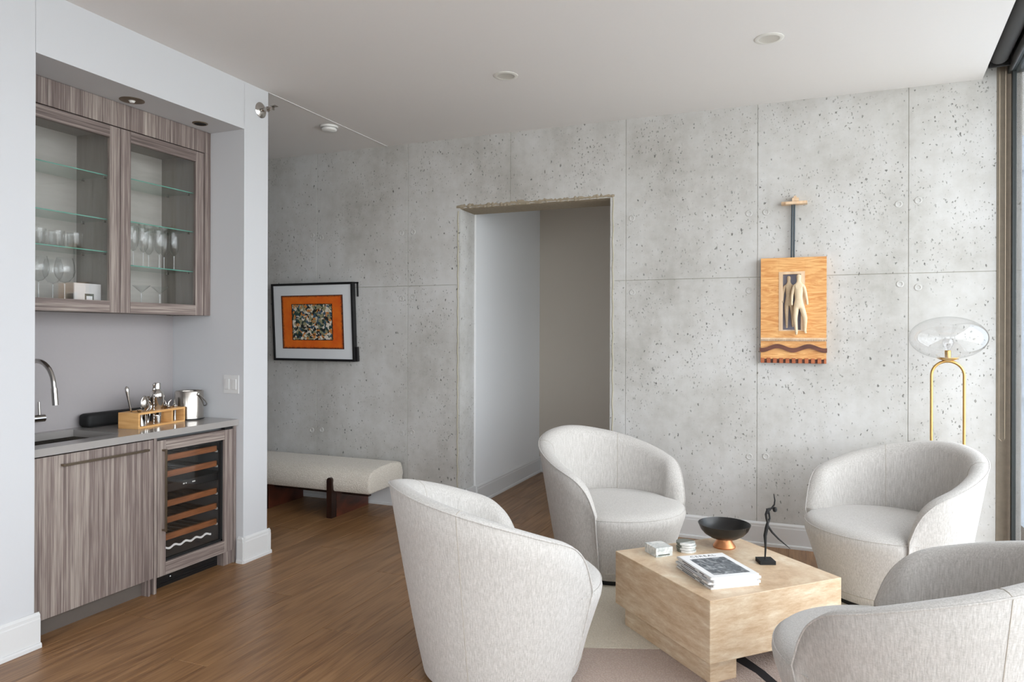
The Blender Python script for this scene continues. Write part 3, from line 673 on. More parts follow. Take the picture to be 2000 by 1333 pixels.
# switch plate on the niche side wall
t = thing('light_switch', 'white double light switch on the niche side wall above the ice bucket', 'switch', (-3.433, NY1, 1.09))
b = nb(); box(b, -3.497, -3.370, NY1 - 0.006, NY1, 1.09, 1.21, 0.002); obj('cover_plate', b, M_TRIM, t, world=True)
for xx in (-3.463, -3.405):
    b = nb(); box(b, xx - 0.017, xx + 0.017, NY1 - 0.011, NY1 - 0.005, 1.116, 1.184, 0.002, 2, None); obj('rocker', b, M_TRIM, t, world=True)

# ---------------------------------------------------------------- glasses in the cabinet
def dup(o, loc, label, group=None, rz=0):
    r = o.copy(); C.objects.link(r); r.location = loc; r.rotation_euler = (0, 0, rz); r['label'] = label
    if group: r['group'] = group
    for ch in list(o.children):
        c = ch.copy(); C.objects.link(c); c.parent = r
        for g in list(ch.children):
            d = g.copy(); C.objects.link(d); d.parent = c
    return r
def lathe_obj(name, prof, m, loc, n=32):
    b = nb(); lathe(b, prof, n=n); o = obj(name, b, m, None, True); o.location = loc; return o
def place_row(make, items, cat, group):
    first = None
    for (loc, label) in items:
        if first is None: first = make(loc); tag(first, label, cat, group)
        else: dup(first, loc, label, group)
tumbler = [(0.0, 0.012), (0.03, 0.012), (0.033, 0.02), (0.037, 0.088), (0.0385, 0.0885), (0.0385, 0.086), (0.036, 0.004), (0.033, 0.0), (0, 0)]
place_row(lambda L: lathe_obj('tumbler', tumbler, M_STEM, L),
          [((-3.735, 2.535, 1.9455), 'leftmost short clear tumbler in the front row on the lower glass shelf'),
           ((-3.735, 2.637, 1.9455), 'middle short clear tumbler in the front row on the lower glass shelf'),
           ((-3.735, 2.741, 1.9455), 'rightmost short clear tumbler in the front row on the lower glass shelf'),
           ((-3.83, 2.56, 1.9455), 'short clear tumbler in the back row behind the leftmost tumblers'),
           ((-3.83, 2.66, 1.9455), 'short clear tumbler in the back row behind the middle tumbler'),
           ((-3.83, 2.76, 1.9455), 'short clear tumbler in the back row furthest right behind the others')], 'tumbler', 'tumblers on the left glass shelf')
def stemware(name, bowl, foot=0.034, stem=0.003):
    def mk(L):
        t = bpy.data.objects.new(name, None); C.objects.link(t); t.location = L; t.empty_display_size = 0.03
        b = nb(); lathe(b, bowl, n=32); obj('bowl', b, M_STEM, t, True)
        z0 = bowl[0][1]
        b = nb(); lathe(b, [(0, z0 + 0.001), (stem * 1.6, z0 - 0.003), (stem, z0 - 0.015), (stem, 0.02), (stem * 2, 0.008)], n=14); obj('stem', b, M_ROD, t, True)
        b = nb(); lathe(b, [(0, 0.007), (0.008, 0.005), (foot, 0.0015), (foot, 0.0), (0, 0.0)], n=28); obj('foot', b, M_STEM, t, True)
        return t
    return mk
red = [(0.0, 0.085), (0.02, 0.092), (0.038, 0.115), (0.045, 0.14), (0.043, 0.17), (0.035, 0.205), (0.0335, 0.205), (0.0415, 0.17), (0.0435, 0.14), (0.037, 0.117), (0.02, 0.094), (0, 0.087)]
red = [(r * 1.12, z * 1.14) for r, z in red]
place_row(stemware('wine_glass', red, 0.036),
          [((-3.73, 2.535, 1.6555), 'large bowled wine glass at the far left of the cabinet floor'),
           ((-3.84, 2.69, 1.6555), 'large bowled wine glass between the other two on the cabinet floor'),
           ((-3.72, 2.672, 1.6555), 'large bowled wine glass nearest the small framed card')], 'wine glass', 'large wine glasses on the cabinet floor')
flute = [(0.0, 0.075), (0.012, 0.08), (0.024, 0.10), (0.029, 0.125), (0.029, 0.16), (0.026, 0.2), (0.0245, 0.2), (0.0275, 0.16), (0.0275, 0.125), (0.022, 0.10), (0.01, 0.082), (0, 0.077)]
flute = [(r * 1.06, z * 1.22) for r, z in flute]
ys = [(3.10, -3.72), (3.184, -3.735), (3.305, -3.83), (3.292, -3.725), (3.422, -3.83), (3.396, -3.715)]
nm = ['leftmost small wine glass, half behind the door frame, on the right shelf', 'second small wine glass from the left, front row of the right shelf', 'small wine glass standing further back between the second and third front glasses',
      'third small wine glass from the left in the front row', 'small wine glass standing back behind the third front glass', 'rightmost small wine glass at the front of the right shelf']
place_row(stemware('white_wine_glass', flute, 0.03), [((x_, y_, 1.8825), nm[i]) for i, (y_, x_) in enumerate(ys)], 'wine glass', 'small wine glasses on the right shelf')
mart = [(0.0, 0.085), (0.004, 0.088), (0.052, 0.142), (0.0505, 0.142), (0.0025, 0.091), (0, 0.09)]
mart = [(r, z * 0.82) for r, z in mart]
place_row(stemware('martini_glass', mart, 0.034), [((-3.735, 3.171, 1.6555), 'left wide martini glass on the cabinet floor behind the right door'),
          ((-3.735, 3.306, 1.6555), 'right wide martini glass on the cabinet floor behind the right door')], 'martini glass', 'martini glasses behind the right door')
t = thing('pale_sheet', 'small white card with a grey square motif standing in the wall cabinet', 'sheet', (-3.70, 2.79, 1.6555), math.radians(4))  # upright pale sheet with grey and white squares behind the left door
b = nb(); box(b, -0.004, 0.004, -0.085, 0.085, 0, 0.102, 0.001); obj('sheet', b, M_PAPERG, t)
b = nb(); box(b, 0.004, 0.0048, -0.02, 0.038, 0.002, 0.045); obj('grey_motif', b, M_GREYGREEN, t)
b = nb(); box(b, 0.0048, 0.0054, -0.010, 0.028, 0.002, 0.032); obj('white_motif', b, M_PAPER, t)

# ---------------------------------------------------------------- things on the worktop
t = thing('speaker_bar', 'long low black rounded speaker lying against the backsplash', 'speaker', (-3.88, 3.19, CT))
b = nb(); box(b, -0.045, 0.045, -0.29, 0.25, 0.004, 0.082, 0.022, 4); obj('body', b, M_MATTE, t, True)
b = nb(); box(b, -0.03, 0.03, -0.26, 0.22, 0.0, 0.006); obj('foot_pad', b, M_BLACK, t)
ang = math.radians(8)
CL = (-3.64, 3.175, CT)
t = thing('bamboo_caddy', 'small bamboo caddy with two open compartments holding bar tools', 'caddy', CL, ang)
L2 = 0.195; D2 = 0.07; HH = 0.093
b = nb(); box(b, -D2, D2, -L2, L2, 0, 0.012, 0.001); obj('bottom', b, M_BAMBOO, t)
b = nb(); box(b, -D2, D2, -L2, -L2 + 0.012, 0.012, HH - 0.012); obj('end_panel', b, M_BAMBOO, t)
b = nb(); box(b, -D2, D2, L2 - 0.012, L2, 0.012, HH - 0.012); obj('end_panel', b, M_BAMBOO, t)
b = nb(); box(b, -D2, D2, 0.075, 0.087, 0.012, HH - 0.012); obj('divider', b, M_BAMBOO, t)
b = nb()
ys_ = [-L2, -0.165, -0.105, -0.075, -0.02, 0.04, 0.125, L2]
box(b, D2 - 0.02, D2, -L2, L2, HH - 0.012, HH); box(b, -D2, -D2 + 0.02, -L2, L2, HH - 0.012, HH)
for k in range(0, len(ys_) - 1, 2): box(b, -D2 + 0.02, D2 - 0.02, ys_[k], ys_[k + 1], HH - 0.012, HH)
obj('slotted_top', b, M_BAMBOO, t)
RZ = Matrix.Rotation(ang, 4, 'Z'); CLM = Matrix.Translation(CL) @ RZ
def cl(x, y, z): return tuple(CLM @ Vector((x, y, z)))
def cadd(name, label, cat, bm, m):
    o = obj(name, bm, m, None, True); tag(o, label, cat, 'bar tools in the bamboo caddy'); return o
z0 = 0.0125
p = cl(-0.02, -0.135, z0)
b = nb(); tube(b, [(0, 0, 0), (0.0, -0.008, 0.06), (-0.004, -0.028, 0.15), (-0.006, -0.036, 0.2), (-0.007, -0.039, 0.222), (-0.007, -0.040, 0.232)], [0.004, 0.004, 0.007, 0.012, 0.012, 0.004], 14)
o = cadd('muddler', 'tapered steel muddler leaning at the left end of the caddy', 'muddler', b, M_STEEL); o.location = p
p = cl(0.03, -0.095, z0)
t = thing('cocktail_strainer', 'oval fine mesh strainer standing upright in the caddy', 'strainer', p, 0, 'bar tools in the bamboo caddy')
b = nb(); tube(b, [(0, 0, 0.0), (0, -0.005, 0.08)], 0.004, 8); obj('handle', b, M_STEEL, t, True)
b = nb(); tube(b, [(0, -0.005 + 0.026 * math.sin(k * PI / 16), 0.125 - 0.045 * math.cos(k * PI / 16)) for k in range(33)], 0.0028, 8); obj('rim', b, M_STEEL, t, True)
b = nb(); lathe(b, [(0.026, 0.0), (0.022, 0.008), (0.012, 0.013), (0.0, 0.015)], n=24, ay=1.73, mtx=Matrix.Translation((0, -0.005, 0.125)) @ Matrix.Rotation(PI / 2, 4, 'Y') @ Matrix.Rotation(PI / 2, 4, 'Z')); obj('mesh_cup', b, M_BRUSH, t, True)
p = cl(0.058, -0.06, z0)
b = nb()
for s in (0, PI):
    tube(b, [(0.0022 * math.cos(k * 0.8 + s), 0.0022 * math.sin(k * 0.8 + s), k * 0.0025) for k in range(78)], 0.0022, 6)
lathe(b, [(0, 0.195), (0.008, 0.2), (0.011, 0.208), (0.008, 0.218), (0.004, 0.222), (0.008, 0.232), (0.008, 0.240), (0, 0.244)], n=16)
o = cadd('bar_spoon', 'long twisted bar spoon with a knobbed end in front of the caddy', 'bar spoon', b, M_STEEL); o.location = p
p = cl(-0.005, 0.04, z0)
t = thing('cocktail_shaker', 'tall polished cocktail shaker standing in the caddy', 'shaker', p, 0, None)
b = nb(); lathe(b, [(0, 0), (0.029, 0), (0.030, 0.004), (0.040, 0.15), (0.041, 0.152), (0.041, 0.160)], n=36); obj('tin', b, M_STEEL, t, True)
b = nb(); lathe(b, [(0.0405, 0.160), (0.040, 0.172), (0.034, 0.19), (0.022, 0.2), (0.02, 0.204)], n=36); obj('strainer_top', b, M_STEEL, t, True)
b = nb(); lathe(b, [(0.0205, 0.2), (0.0205, 0.232), (0.018, 0.24), (0, 0.243)], n=30); obj('cap', b, M_STEEL, t, True)
p = cl(0.04, -0.155, z0 - 0.0)
jig = [(0, 0.045), (0.006, 0.045), (0.02, 0.092), (0.0215, 0.095), (0.0225, 0.095), (0.008, 0.045), (0.02, 0.004), (0.021, 0.0), (0.019, 0.001), (0.006, 0.04), (0, 0.041)]
b = nb(); lathe(b, jig, n=28); o = cadd('jigger', 'small double ended steel jigger at the front left of the caddy', 'jigger', b, M_STEEL); o.location = cl(0.035, -0.135, z0)
b = nb(); lathe(b, [(0, 0), (0.016, 0), (0.02, 0.045), (0.0185, 0.045), (0.014, 0.003), (0, 0.003)], n=24); o = cadd('shot_cup', 'small steel measuring cup inside the left compartment of the caddy', 'cup', b, M_STEEL); o.location = cl(0.035, 0.0, z0)
# hawthorne strainer, tongs, pourers
b = nb(); tube(b, [(0, 0.03 * math.cos(k * PI / 12), 0.105 + 0.03 * math.sin(k * PI / 12)) for k in range(25)], 0.0035, 8); tube(b, [(0, 0, 0.0), (0, 0, 0.078)], 0.004, 8)
lathe(b, [(0, 0), (0.024, 0.001), (0.024, 0.003)], n=24, mtx=Matrix.Translation((0, 0, 0.105)) @ RY)
o = cadd('spring_strainer', 'round spring strainer standing behind the twisted bar spoon', 'strainer', b, M_STEEL); o.location = cl(-0.01, -0.035, z0)
b = nb()
for s in (-1, 1): tube(b, [(0, 0, 0.16), (0, s * 0.012, 0.15), (0, s * 0.022, 0.1), (0, s * 0.013, 0.04), (0, s * 0.004, 0.0)], 0.003, 8)
tube(b, [(0, -0.006, 0.158), (0, 0.006, 0.158)], 0.005, 8)
o = cadd('ice_tongs', 'slim steel ice tongs standing left of the shaker', 'tongs', b, M_STEEL); o.location = cl(-0.03, -0.01, z0)
pb = None
for i, (xx, yy, lb) in enumerate(((0.02, 0.105, 'steel bottle pourer right beside the shaker'), (0.035, 0.145, 'steel bottle pourer at the right end of the caddy'), (-0.02, 0.135, 'steel bottle pourer behind the other two pourers'))):
    if pb is None:
        b = nb(); lathe(b, [(0, 0.028), (0.008, 0.028), (0.010, 0.07), (0.014, 0.086), (0.014, 0.094), (0.008, 0.1), (0.0, 0.1)], n=18); tube(b, [(0, 0, 0.095), (0.0, 0.004, 0.115), (0.008, 0.016, 0.13)], [0.006, 0.005, 0.0035], 10); lathe(b, [(0, 0), (0.009, 0), (0.009, 0.03)], n=14)
        pb = cadd('bottle_pourer', lb, 'pourer', b, M_STEEL); pb.location = cl(xx, yy, z0)
    else:
        o = dup(pb, cl(xx, yy, z0), lb, 'bar tools in the bamboo caddy', 1.3 * i)
b = nb(); lathe(b, [(0, 0), (0.036, 0), (0.037, 0.004), (0.045, 0.16), (0.0465, 0.163), (0.0435, 0.16), (0.035, 0.006), (0, 0.006)], n=36)
o = obj('mixing_tin', b, M_STEEL, None, True); tag(o, 'wide open steel mixing tin behind the cocktail shaker', 'cup'); o.location = (-3.745, 3.285, CT)
# ice bucket
t = thing('ice_bucket', 'brushed steel ice bucket with a drop handle at the right of the worktop', 'ice bucket', (-3.665, 3.475, CT))
b = nb(); lathe(b, [(0, 0), (0.083, 0), (0.086, 0.003), (0.086, 0.18), (0.084, 0.184), (0.080, 0.18), (0.078, 0.01), (0, 0.01)], n=56); obj('pail', b, M_BRUSH, t, True)
b = nb(); lathe(b, [(0.087, 0.002), (0.0875, 0.004), (0.0875, 0.008), (0.086, 0.010)], n=56); obj('foot_ring', b, M_BLACK, t, True)
b = nb(); lathe(b, [(0, 0.176), (0.074, 0.176), (0.079, 0.172)], n=40); obj('lid', b, M_BRUSH, t, True)
b = nb()
pts = []
for k in range(25):
    a = -PI / 2 + k / 24 * PI
    # half ring hinged at x=+-.09 hanging towards +y
    pts.append((0.094 * math.sin(a), 0.110 * math.cos(a), 0.165 - 0.085 * math.cos(a)))
hm = Matrix.Rotation(math.radians(-8), 4, 'Z')
tube(b, [tuple(hm @ Vector(q)) for q in pts], 0.0048, 10, True, 1.0); obj('bail_handle', b, M_STEEL, t, True)
b = nb()
for s in (-1, 1):
    q = hm @ Vector((0.092 * s, 0, 0.165)); lathe(b, [(0, 0.006), (0.007, 0.004), (0.008, -0.004)], n=14, mtx=Matrix.Translation(q) @ Matrix.Rotation(math.radians(-8), 4, 'Z') @ Matrix.Rotation(s * PI / 2, 4, 'Y'))
obj('hinge_stud', b, M_STEEL, t, True)

# ================================================================== BENCH
t = thing('bench', 'cream boucle bench on dark walnut legs along the concrete wall', 'bench', (-3.9, 5.0, 0))
b = nb()
prof = [(4.752, 0.222), (4.745, 0.28), (4.752, 0.335), (4.78, 0.372), (4.83, 0.394), (4.92, 0.406), (5.08, 0.411), (5.19, 0.405), (5.235, 0.39), (5.255, 0.36), (5.262, 0.30), (5.262, 0.232), (5.25, 0.218), (4.765, 0.212)]
prism(b, prof, 'x', -4.95, -3.14)
ends = [e for e in b.edges if abs(e.verts[0].co.x - e.verts[1].co.x) < 1e-6]
bmesh.ops.bevel(b, geom=ends, offset=0.016, segments=3, profile=0.5, affect='EDGES')
obj('cushion', b, M_BOUCLE, t, 'all', world=True)
for xx in (-3.50, -4.19):
    b = nb(); box(b, xx - 0.028, xx + 0.028, 4.79, 5.24, 0.0, 0.211, 0.002); lg = obj('leg', b, M_WALNUT, t, world=True)
    b = nb(); prism(b, [(xx - 0.0245, 0.0)] + [(xx + 0.0245 * math.cos(PI - k * PI / 12), 0.30 + 0.0245 * math.sin(k * PI / 12)) for k in range(13)] + [(xx + 0.0245, 0.0)], 'y', 4.725, 4.7895); obj('front_peg', b, M_DARKWOOD, lg, world=True)
b = nb(); box(b, -4.9, -3.22, 4.86, 4.90, 0.17, 0.2115); obj('under_rail', b, M_DARKWOOD, t, world=True)

# ================================================================== FRAMED PRINT (leans out at the top)
t = thing('framed_artwork', 'black framed abstract print with orange field and wide white mat', 'picture', (-4.065, WY - 0.012, 1.235), 0)
t.rotation_euler = (math.radians(3.4), 0, 0)
Wd, Hd, De = 0.885, 0.70, 0.045
b = nb(); fw_ = 0.020
x0, x1 = -Wd / 2, Wd / 2
box(b, x0, x1, -De, 0, 0, fw_, 0.001); box(b, x0, x1, -De, 0, Hd - fw_, Hd, 0.001); box(b, x0, x0 + fw_, -De, 0, fw_, Hd - fw_, 0.001); box(b, x1 - fw_, x1, -De, 0, fw_, Hd - fw_, 0.001)
obj('frame', b, M_BLACK, t)
b = nb(); box(b, x0 + fw_, x1 - fw_, -De + 0.010, -0.004, fw_, Hd - fw_); obj('mat_board', b, M_MATB, t)
# printed field: orange with a burnt ragged edge, speckled centre
m, n, l, p_ = mat('orange_print')
tc_ = n.new('ShaderNodeTexCoord'); sp = n.new('ShaderNodeSeparateXYZ'); l.new(tc_.outputs['Generated'], sp.inputs[0])
def edge_mask(n, l, sp, half_x, half_z, nz, amp):
    outs = []
    for k, half in ((0, half_x), (2, half_z)):
        s1 = n.new('ShaderNodeMath'); s1.operation = 'SUBTRACT'; s1.inputs[1].default_value = 0.5; l.new(sp.outputs[k], s1.inputs[0])
        a1 = n.new('ShaderNodeMath'); a1.operation = 'ABSOLUTE'; l.new(s1.outputs[0], a1.inputs[0])
        d1 = n.new('ShaderNodeMath'); d1.operation = 'SUBTRACT'; d1.inputs[1].default_value = half; l.new(a1.outputs[0], d1.inputs[0]); outs.append(d1)
    mx = n.new('ShaderNodeMath'); mx.operation = 'MAXIMUM'; l.new(outs[0].outputs[0], mx.inputs[0]); l.new(outs[1].outputs[0], mx.inputs[1])
    s2 = n.new('ShaderNodeMath'); s2.operation = 'MULTIPLY_ADD'; s2.inputs[1].default_value = amp; l.new(nz.outputs[0], s2.inputs[0]); l.new(mx.outputs[0], s2.inputs[2])
    return s2
mp = mapping(n, l, (1, 1, 1)); n1 = noise(n, l, mp, 55, 4, 0.7); n2 = noise(n, l, mp, 6, 3, 0.6)
rO = ramp(n, [(0.3, srgb(214, 82, 12)), (0.7, srgb(236, 122, 22))]); l.new(n2.outputs[0], rO.inputs[0])
em = edge_mask(n, l, sp, 0.49, 0.49, n1, 0.06)
gt = n.new('ShaderNodeMapRange'); gt.inputs[1].default_value = 0.0; gt.inputs[2].default_value = 0.03; l.new(em.outputs[0], gt.inputs[0])
mxa = n.new('ShaderNodeMixRGB'); mxa.inputs[2].default_value = srgb(70, 30, 14); l.new(gt.outputs[0], mxa.inputs[0]); l.new(rO.outputs[0], mxa.inputs[1])
# centre block
v = n.new('ShaderNodeTexVoronoi'); v.inputs['Scale'].default_value = 48; mpc = mapping(n, l, (1, 1, 1.0)); dn = noise(n, l, mpc, 18, 3, 0.6)
mv = n.new('ShaderNodeMixRGB'); mv.inputs[0].default_value = 0.08; l.new(mpc.outputs[0], mv.inputs[1]); l.new(dn.outputs[1], mv.inputs[2]); l.new(mv.outputs[0], v.inputs['Vector'])
sc3 = n.new('ShaderNodeSeparateColor'); l.new(v.outputs['Color'], sc3.inputs[0])
rC = ramp(n, [(0.0, srgb(22, 26, 26)), (0.22, srgb(40, 66, 58)), (0.36, srgb(150, 146, 112)), (0.5, srgb(206, 198, 176)), (0.6, srgb(58, 84, 104)), (0.72, srgb(204, 130, 60)), (0.84, srgb(226, 218, 204)), (1.0, srgb(30, 28, 30))]); rC.color_ramp.interpolation = 'CONSTANT'
l.new(sc3.outputs[0], rC.inputs[0])
em2 = edge_mask(n, l, sp, 0.318, 0.325, n1, 0.02)
lt2 = n.new('ShaderNodeMath'); lt2.operation = 'LESS_THAN'; lt2.inputs[1].default_value = 0.01; l.new(em2.outputs[0], lt2.inputs[0])
em3 = edge_mask(n, l, sp, 0.332, 0.34, n1, 0.03)
lt3 = n.new('ShaderNodeMath'); lt3.operation = 'LESS_THAN'; lt3.inputs[1].default_value = 0.014; l.new(em3.outputs[0], lt3.inputs[0])
mxb = n.new('ShaderNodeMixRGB'); mxb.inputs[2].default_value = srgb(34, 24, 18); l.new(lt3.outputs[0], mxb.inputs[0]); l.new(mxa.outputs[0], mxb.inputs[1])
mxc = n.new('ShaderNodeMixRGB'); l.new(lt2.outputs[0], mxc.inputs[0]); l.new(mxb.outputs[0], mxc.inputs[1]); l.new(rC.outputs[0], mxc.inputs[2])
l.new(mxc.outputs[0], p_.inputs['Base Color']); p_.inputs['Roughness'].default_value = 0.6
b = nb(); box(b, -0.338, 0.332, -De + 0.008, -De + 0.011, 0.108, 0.59); obj('print', b, m, t)
b = nb(); box(b, x1 - 0.03, x1 + 0.03, -0.012, 0.012 - 0.004, Hd - 0.016, Hd - 0.002); box(b, x1 + 0.022, x1 + 0.03, -0.012, 0.004, Hd - 0.13, Hd - 0.002); obj('hanger_bracket', b, M_BLACK, t)
b = nb(); box(b, x1, x1 + 0.022, -0.03, -0.002, 0.0, 0.13, 0.002); obj('bumper', b, M_BLACK, t)

# ================================================================== CARVED WALL SCULPTURE
SCX = -0.055; SY = WY
t = thing('wall_sculpture', 'hanging maple wood relief with two carved pale figures in its window', 'wall art', (SCX, SY, 1.286))
pw, ph = 0.21, 0.727; dp = 0.055
wx0, wx1, wz0, wz1 = -0.092, 0.075, 0.222, 0.63      # window in the panel (frame outer)
b = nb()
box(b, -pw, wx0, -dp, -0.012, 0.175, ph, 0.001); box(b, wx1, pw, -dp, -0.012, 0.175, ph, 0.001); box(b, wx0, wx1, -dp, -0.012, 0.175, wz0); box(b, wx0, wx1, -dp, -0.012, wz1, ph)
obj('maple_panel', b, M_MAPLE, t)
b = nb(); fr = 0.026
box(b, wx0, wx0 + fr, -dp - 0.003, -0.02, wz0, wz1); box(b, wx1 - fr, wx1, -dp - 0.003, -0.02, wz0, wz1); box(b, wx0 + fr, wx1 - fr, -dp - 0.003, -0.02, wz0, wz0 + 0.008); box(b, wx0 + fr, wx1 - fr, -dp - 0.003, -0.02, wz1 - 0.018, wz1)
obj('window_frame', b, M_PALEWOOD, t)
b = nb(); box(b, wx0 + fr, wx1 - fr, -0.02, -0.013, wz0, wz1); obj('grey_backing', b, plain('grey_blue_backing', srgb(134, 134, 150), 0.7), t)
b = nb(); box(b, -pw, pw, -dp - 0.006, -0.012, 0.152, 0.175, 0.001); obj('ledge', b, M_PALEWOOD, t)
b = nb()
for k in range(42): xx = -pw + 0.004 + k * 0.0101; box(b, xx, xx + 0.003, -dp - 0.0072, -dp - 0.006, 0.153, 0.164)
obj('ledge_ticks', b, M_INK, t)
b = nb(); box(b, -pw, pw, -dp + 0.01, -0.012, 0.028, 0.152); obj('lower_panel', b, M_MAPLE, t)
b = nb(); poly = []
for k in range(41):
    xx = -pw - 0.006 + k / 40 * (2 * pw + 0.01); poly.append((xx, 0.118 + 0.014 * math.cos((xx + 0.10) * 2 * PI / 0.20)))
prism(b, poly + [(q[0], q[1] - 0.030) for q in poly[::-1]], 'y', -dp - 0.006, -dp + 0.01); obj('wave_strip', b, M_BROWN, t)
b = nb(); box(b, -pw, pw, -dp + 0.02, -0.012, 0.0, 0.028); obj('rust_strip', b, M_BROWN, t)
for k in range(11):
    xx = -pw + k * 0.0405
    b = nb(); box(b, xx, min(xx + 0.024, pw), -dp, -dp + 0.02, 0.0, 0.036 if k % 2 else 0.034, 0.001); obj('dentil_block', b, M_RUST, t)
b = nb(); tube(b, [(-0.012, -0.03, ph), (-0.008, -0.03, 1.095)], 0.006, 8); tube(b, [(0.003, -0.03, ph), (0.006, -0.03, 1.095)], 0.006, 8)
obj('hanging_cord', b, plain('blue_grey_cord', srgb(72, 82, 88), 0.9, bump=0.8, scale=200, var=0.2), t, True)
b = nb()
box(b, -0.078, 0.088, -0.06, 0.0, 1.093, 1.112, 0.001, 1, Matrix.Translation((0.0, 0, 0)))
box(b, -0.05, 0.02, -0.095, -0.06, 1.088, 1.106); box(b, -0.008, 0.034, -0.07, 0.0, 1.112, 1.134); box(b, 0.002, 0.020, -0.05, 0.0, 1.134, 1.150)
obj('wooden_hook', b, M_PALEWOOD, t)
def figure(name, verts, edges, radii, parent, loc, sub=2):
    me = bpy.data.meshes.new(name); me.from_pydata(verts, edges, []); o = bpy.data.objects.new(name, me); C.objects.link(o); o.parent = parent; o.location = loc
    sk = o.modifiers.new('skin', 'SKIN')
    for i, r in enumerate(radii): me.skin_vertices[0].data[i].radius = r if isinstance(r, tuple) else (r, r)
    me.skin_vertices[0].data[0].use_root = True
    s = o.modifiers.new('sub', 'SUBSURF'); s.levels = sub; s.render_levels = sub
    bpy.context.view_layer.update()
    dg = bpy.context.evaluated_depsgraph_get(); me2 = bpy.data.meshes.new_from_object(o.evaluated_get(dg)); o.modifiers.clear(); o.data = me2
    for p in me2.polygons: p.use_smooth = True
    me2.materials.clear(); return o
# skeleton: pelvis, waist, chest, neck, head / arms / legs   (units m, feet at 0, total .33)
def body(step=0.0, H=0.36, slim=1.0):
    k = H / 0.36
    V = [(0, 0, 0.185), (0, 0, 0.215), (0, 0.0, 0.262), (0, 0, 0.292), (0, -0.003, 0.312), (0, -0.004, 0.333), (0, -0.003, 0.352),
         (-0.026, 0, 0.282), (-0.036, 0.002, 0.232), (-0.038, -0.010, 0.188), (-0.037, -0.014, 0.172),
         (0.026, 0, 0.282), (0.038, 0.003, 0.232), (0.045, -0.004, 0.19), (0.045, -0.008, 0.174),
         (-0.013, 0, 0.165), (-0.013 - step * .2, -0.012 * (1 + step), 0.098), (-0.012, -0.008, 0.018), (-0.012, -0.024, 0.006),
         (0.015, 0, 0.165), (0.024 + step * .35, -0.006, 0.10), (0.024 + step * .3, 0.008, 0.026), (0.026 + step * .4, -0.008, 0.014)]
    E = [(0, 1), (1, 2), (2, 3), (3, 4), (4, 5), (5, 6), (3, 7), (7, 8), (8, 9), (9, 10), (3, 11), (11, 12), (12, 13), (13, 14), (0, 15), (15, 16), (16, 17), (17, 18), (0, 19), (19, 20), (20, 21), (21, 22)]
    R = [(0.021, 0.015), (0.016, 0.012), (0.022, 0.015), (0.014, 0.011), 0.0075, 0.0135, 0.009, 0.009, 0.0068, 0.0055, 0.005, 0.009, 0.0068, 0.0055, 0.005, 0.0145, 0.0105, 0.0065, 0.005, 0.0145, 0.0105, 0.0065, 0.005]
    V = [(x * k, y * k, z * k) for x, y, z in V]
    R = [((r[0] * k * slim, r[1] * k * slim) if isinstance(r, tuple) else r * k * slim) for r in R]
    return V, E, R
V, E_, R = body(0.03, 0.43, 1.22); f = figure('front_figure', V, E_, R, t, (0.036, -dp - 0.022, 0.19)); f.data.materials.append(M_CARVE)
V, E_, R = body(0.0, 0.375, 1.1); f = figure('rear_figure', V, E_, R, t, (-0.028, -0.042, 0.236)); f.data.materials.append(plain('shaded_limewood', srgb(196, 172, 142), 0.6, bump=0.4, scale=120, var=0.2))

# ================================================================== FLOOR LAMP
LX, LY = 0.832, 5.06
t = thing('floor_lamp', 'brass arched floor lamp with a wide clear glass globe by the concrete wall', 'floor lamp', (LX, LY, 0))
b = nb(); r_ = 0.087; zt_ = 1.235
pts = [(-r_, 0, 0.02), (-r_, 0, zt_)] + [(-r_ * math.cos(k * PI / 20), 0, zt_ + r_ * math.sin(k * PI / 20)) for k in range(1, 20)] + [(r_, 0, zt_), (r_, 0, 0.02)]
tube(b, pts, 0.0085, 16); obj('arched_stem', b, M_BRASS, t, True)
b = nb(); lathe(b, [(0, 0), (0.125, 0), (0.13, 0.004), (0.13, 0.018), (0.125, 0.022), (0, 0.022)], n=48); obj('base', b, M_BRASS, t, True)
b = nb(); lathe(b, [(0, -0.014), (0.02, -0.012), (0.05, -0.002), (0.062, 0.006), (0.062, 0.009), (0, 0.006)], cz=1.336, n=40); obj('dish', b, M_BRASS, t, True)
b = nb(); lathe(b, [(0.017, 0.0), (0.017, 0.045), (0.015, 0.047), (0, 0.047)], cz=1.342, n=28); obj('socket', b, M_BRASS, t, True)
b = nb(); lathe(b, [(0.012, 0), (0.014, 0.012), (0.026, 0.03), (0.031, 0.05), (0.027, 0.068), (0.015, 0.08), (0, 0.083)], cz=1.386, n=28); obj('bulb', b, thin_glass('bulb_glass', (0.97, 0.97, 0.98, 1), 1.6), t, True)
b = nb(); gp = []
for k in range(25):
    a = -PI / 2 + 0.30 + k / 24 * (PI - 0.30); gp.append((0.212 * math.cos(a) if k < 24 else 0.0, 0.131 * math.sin(a)))
lathe(b, gp, cz=1.466, n=64); obj('glass_globe', b, thin_glass('globe_glass', (0.985, 0.985, 0.985, 1), 1.0, 0.09), t, 'all')

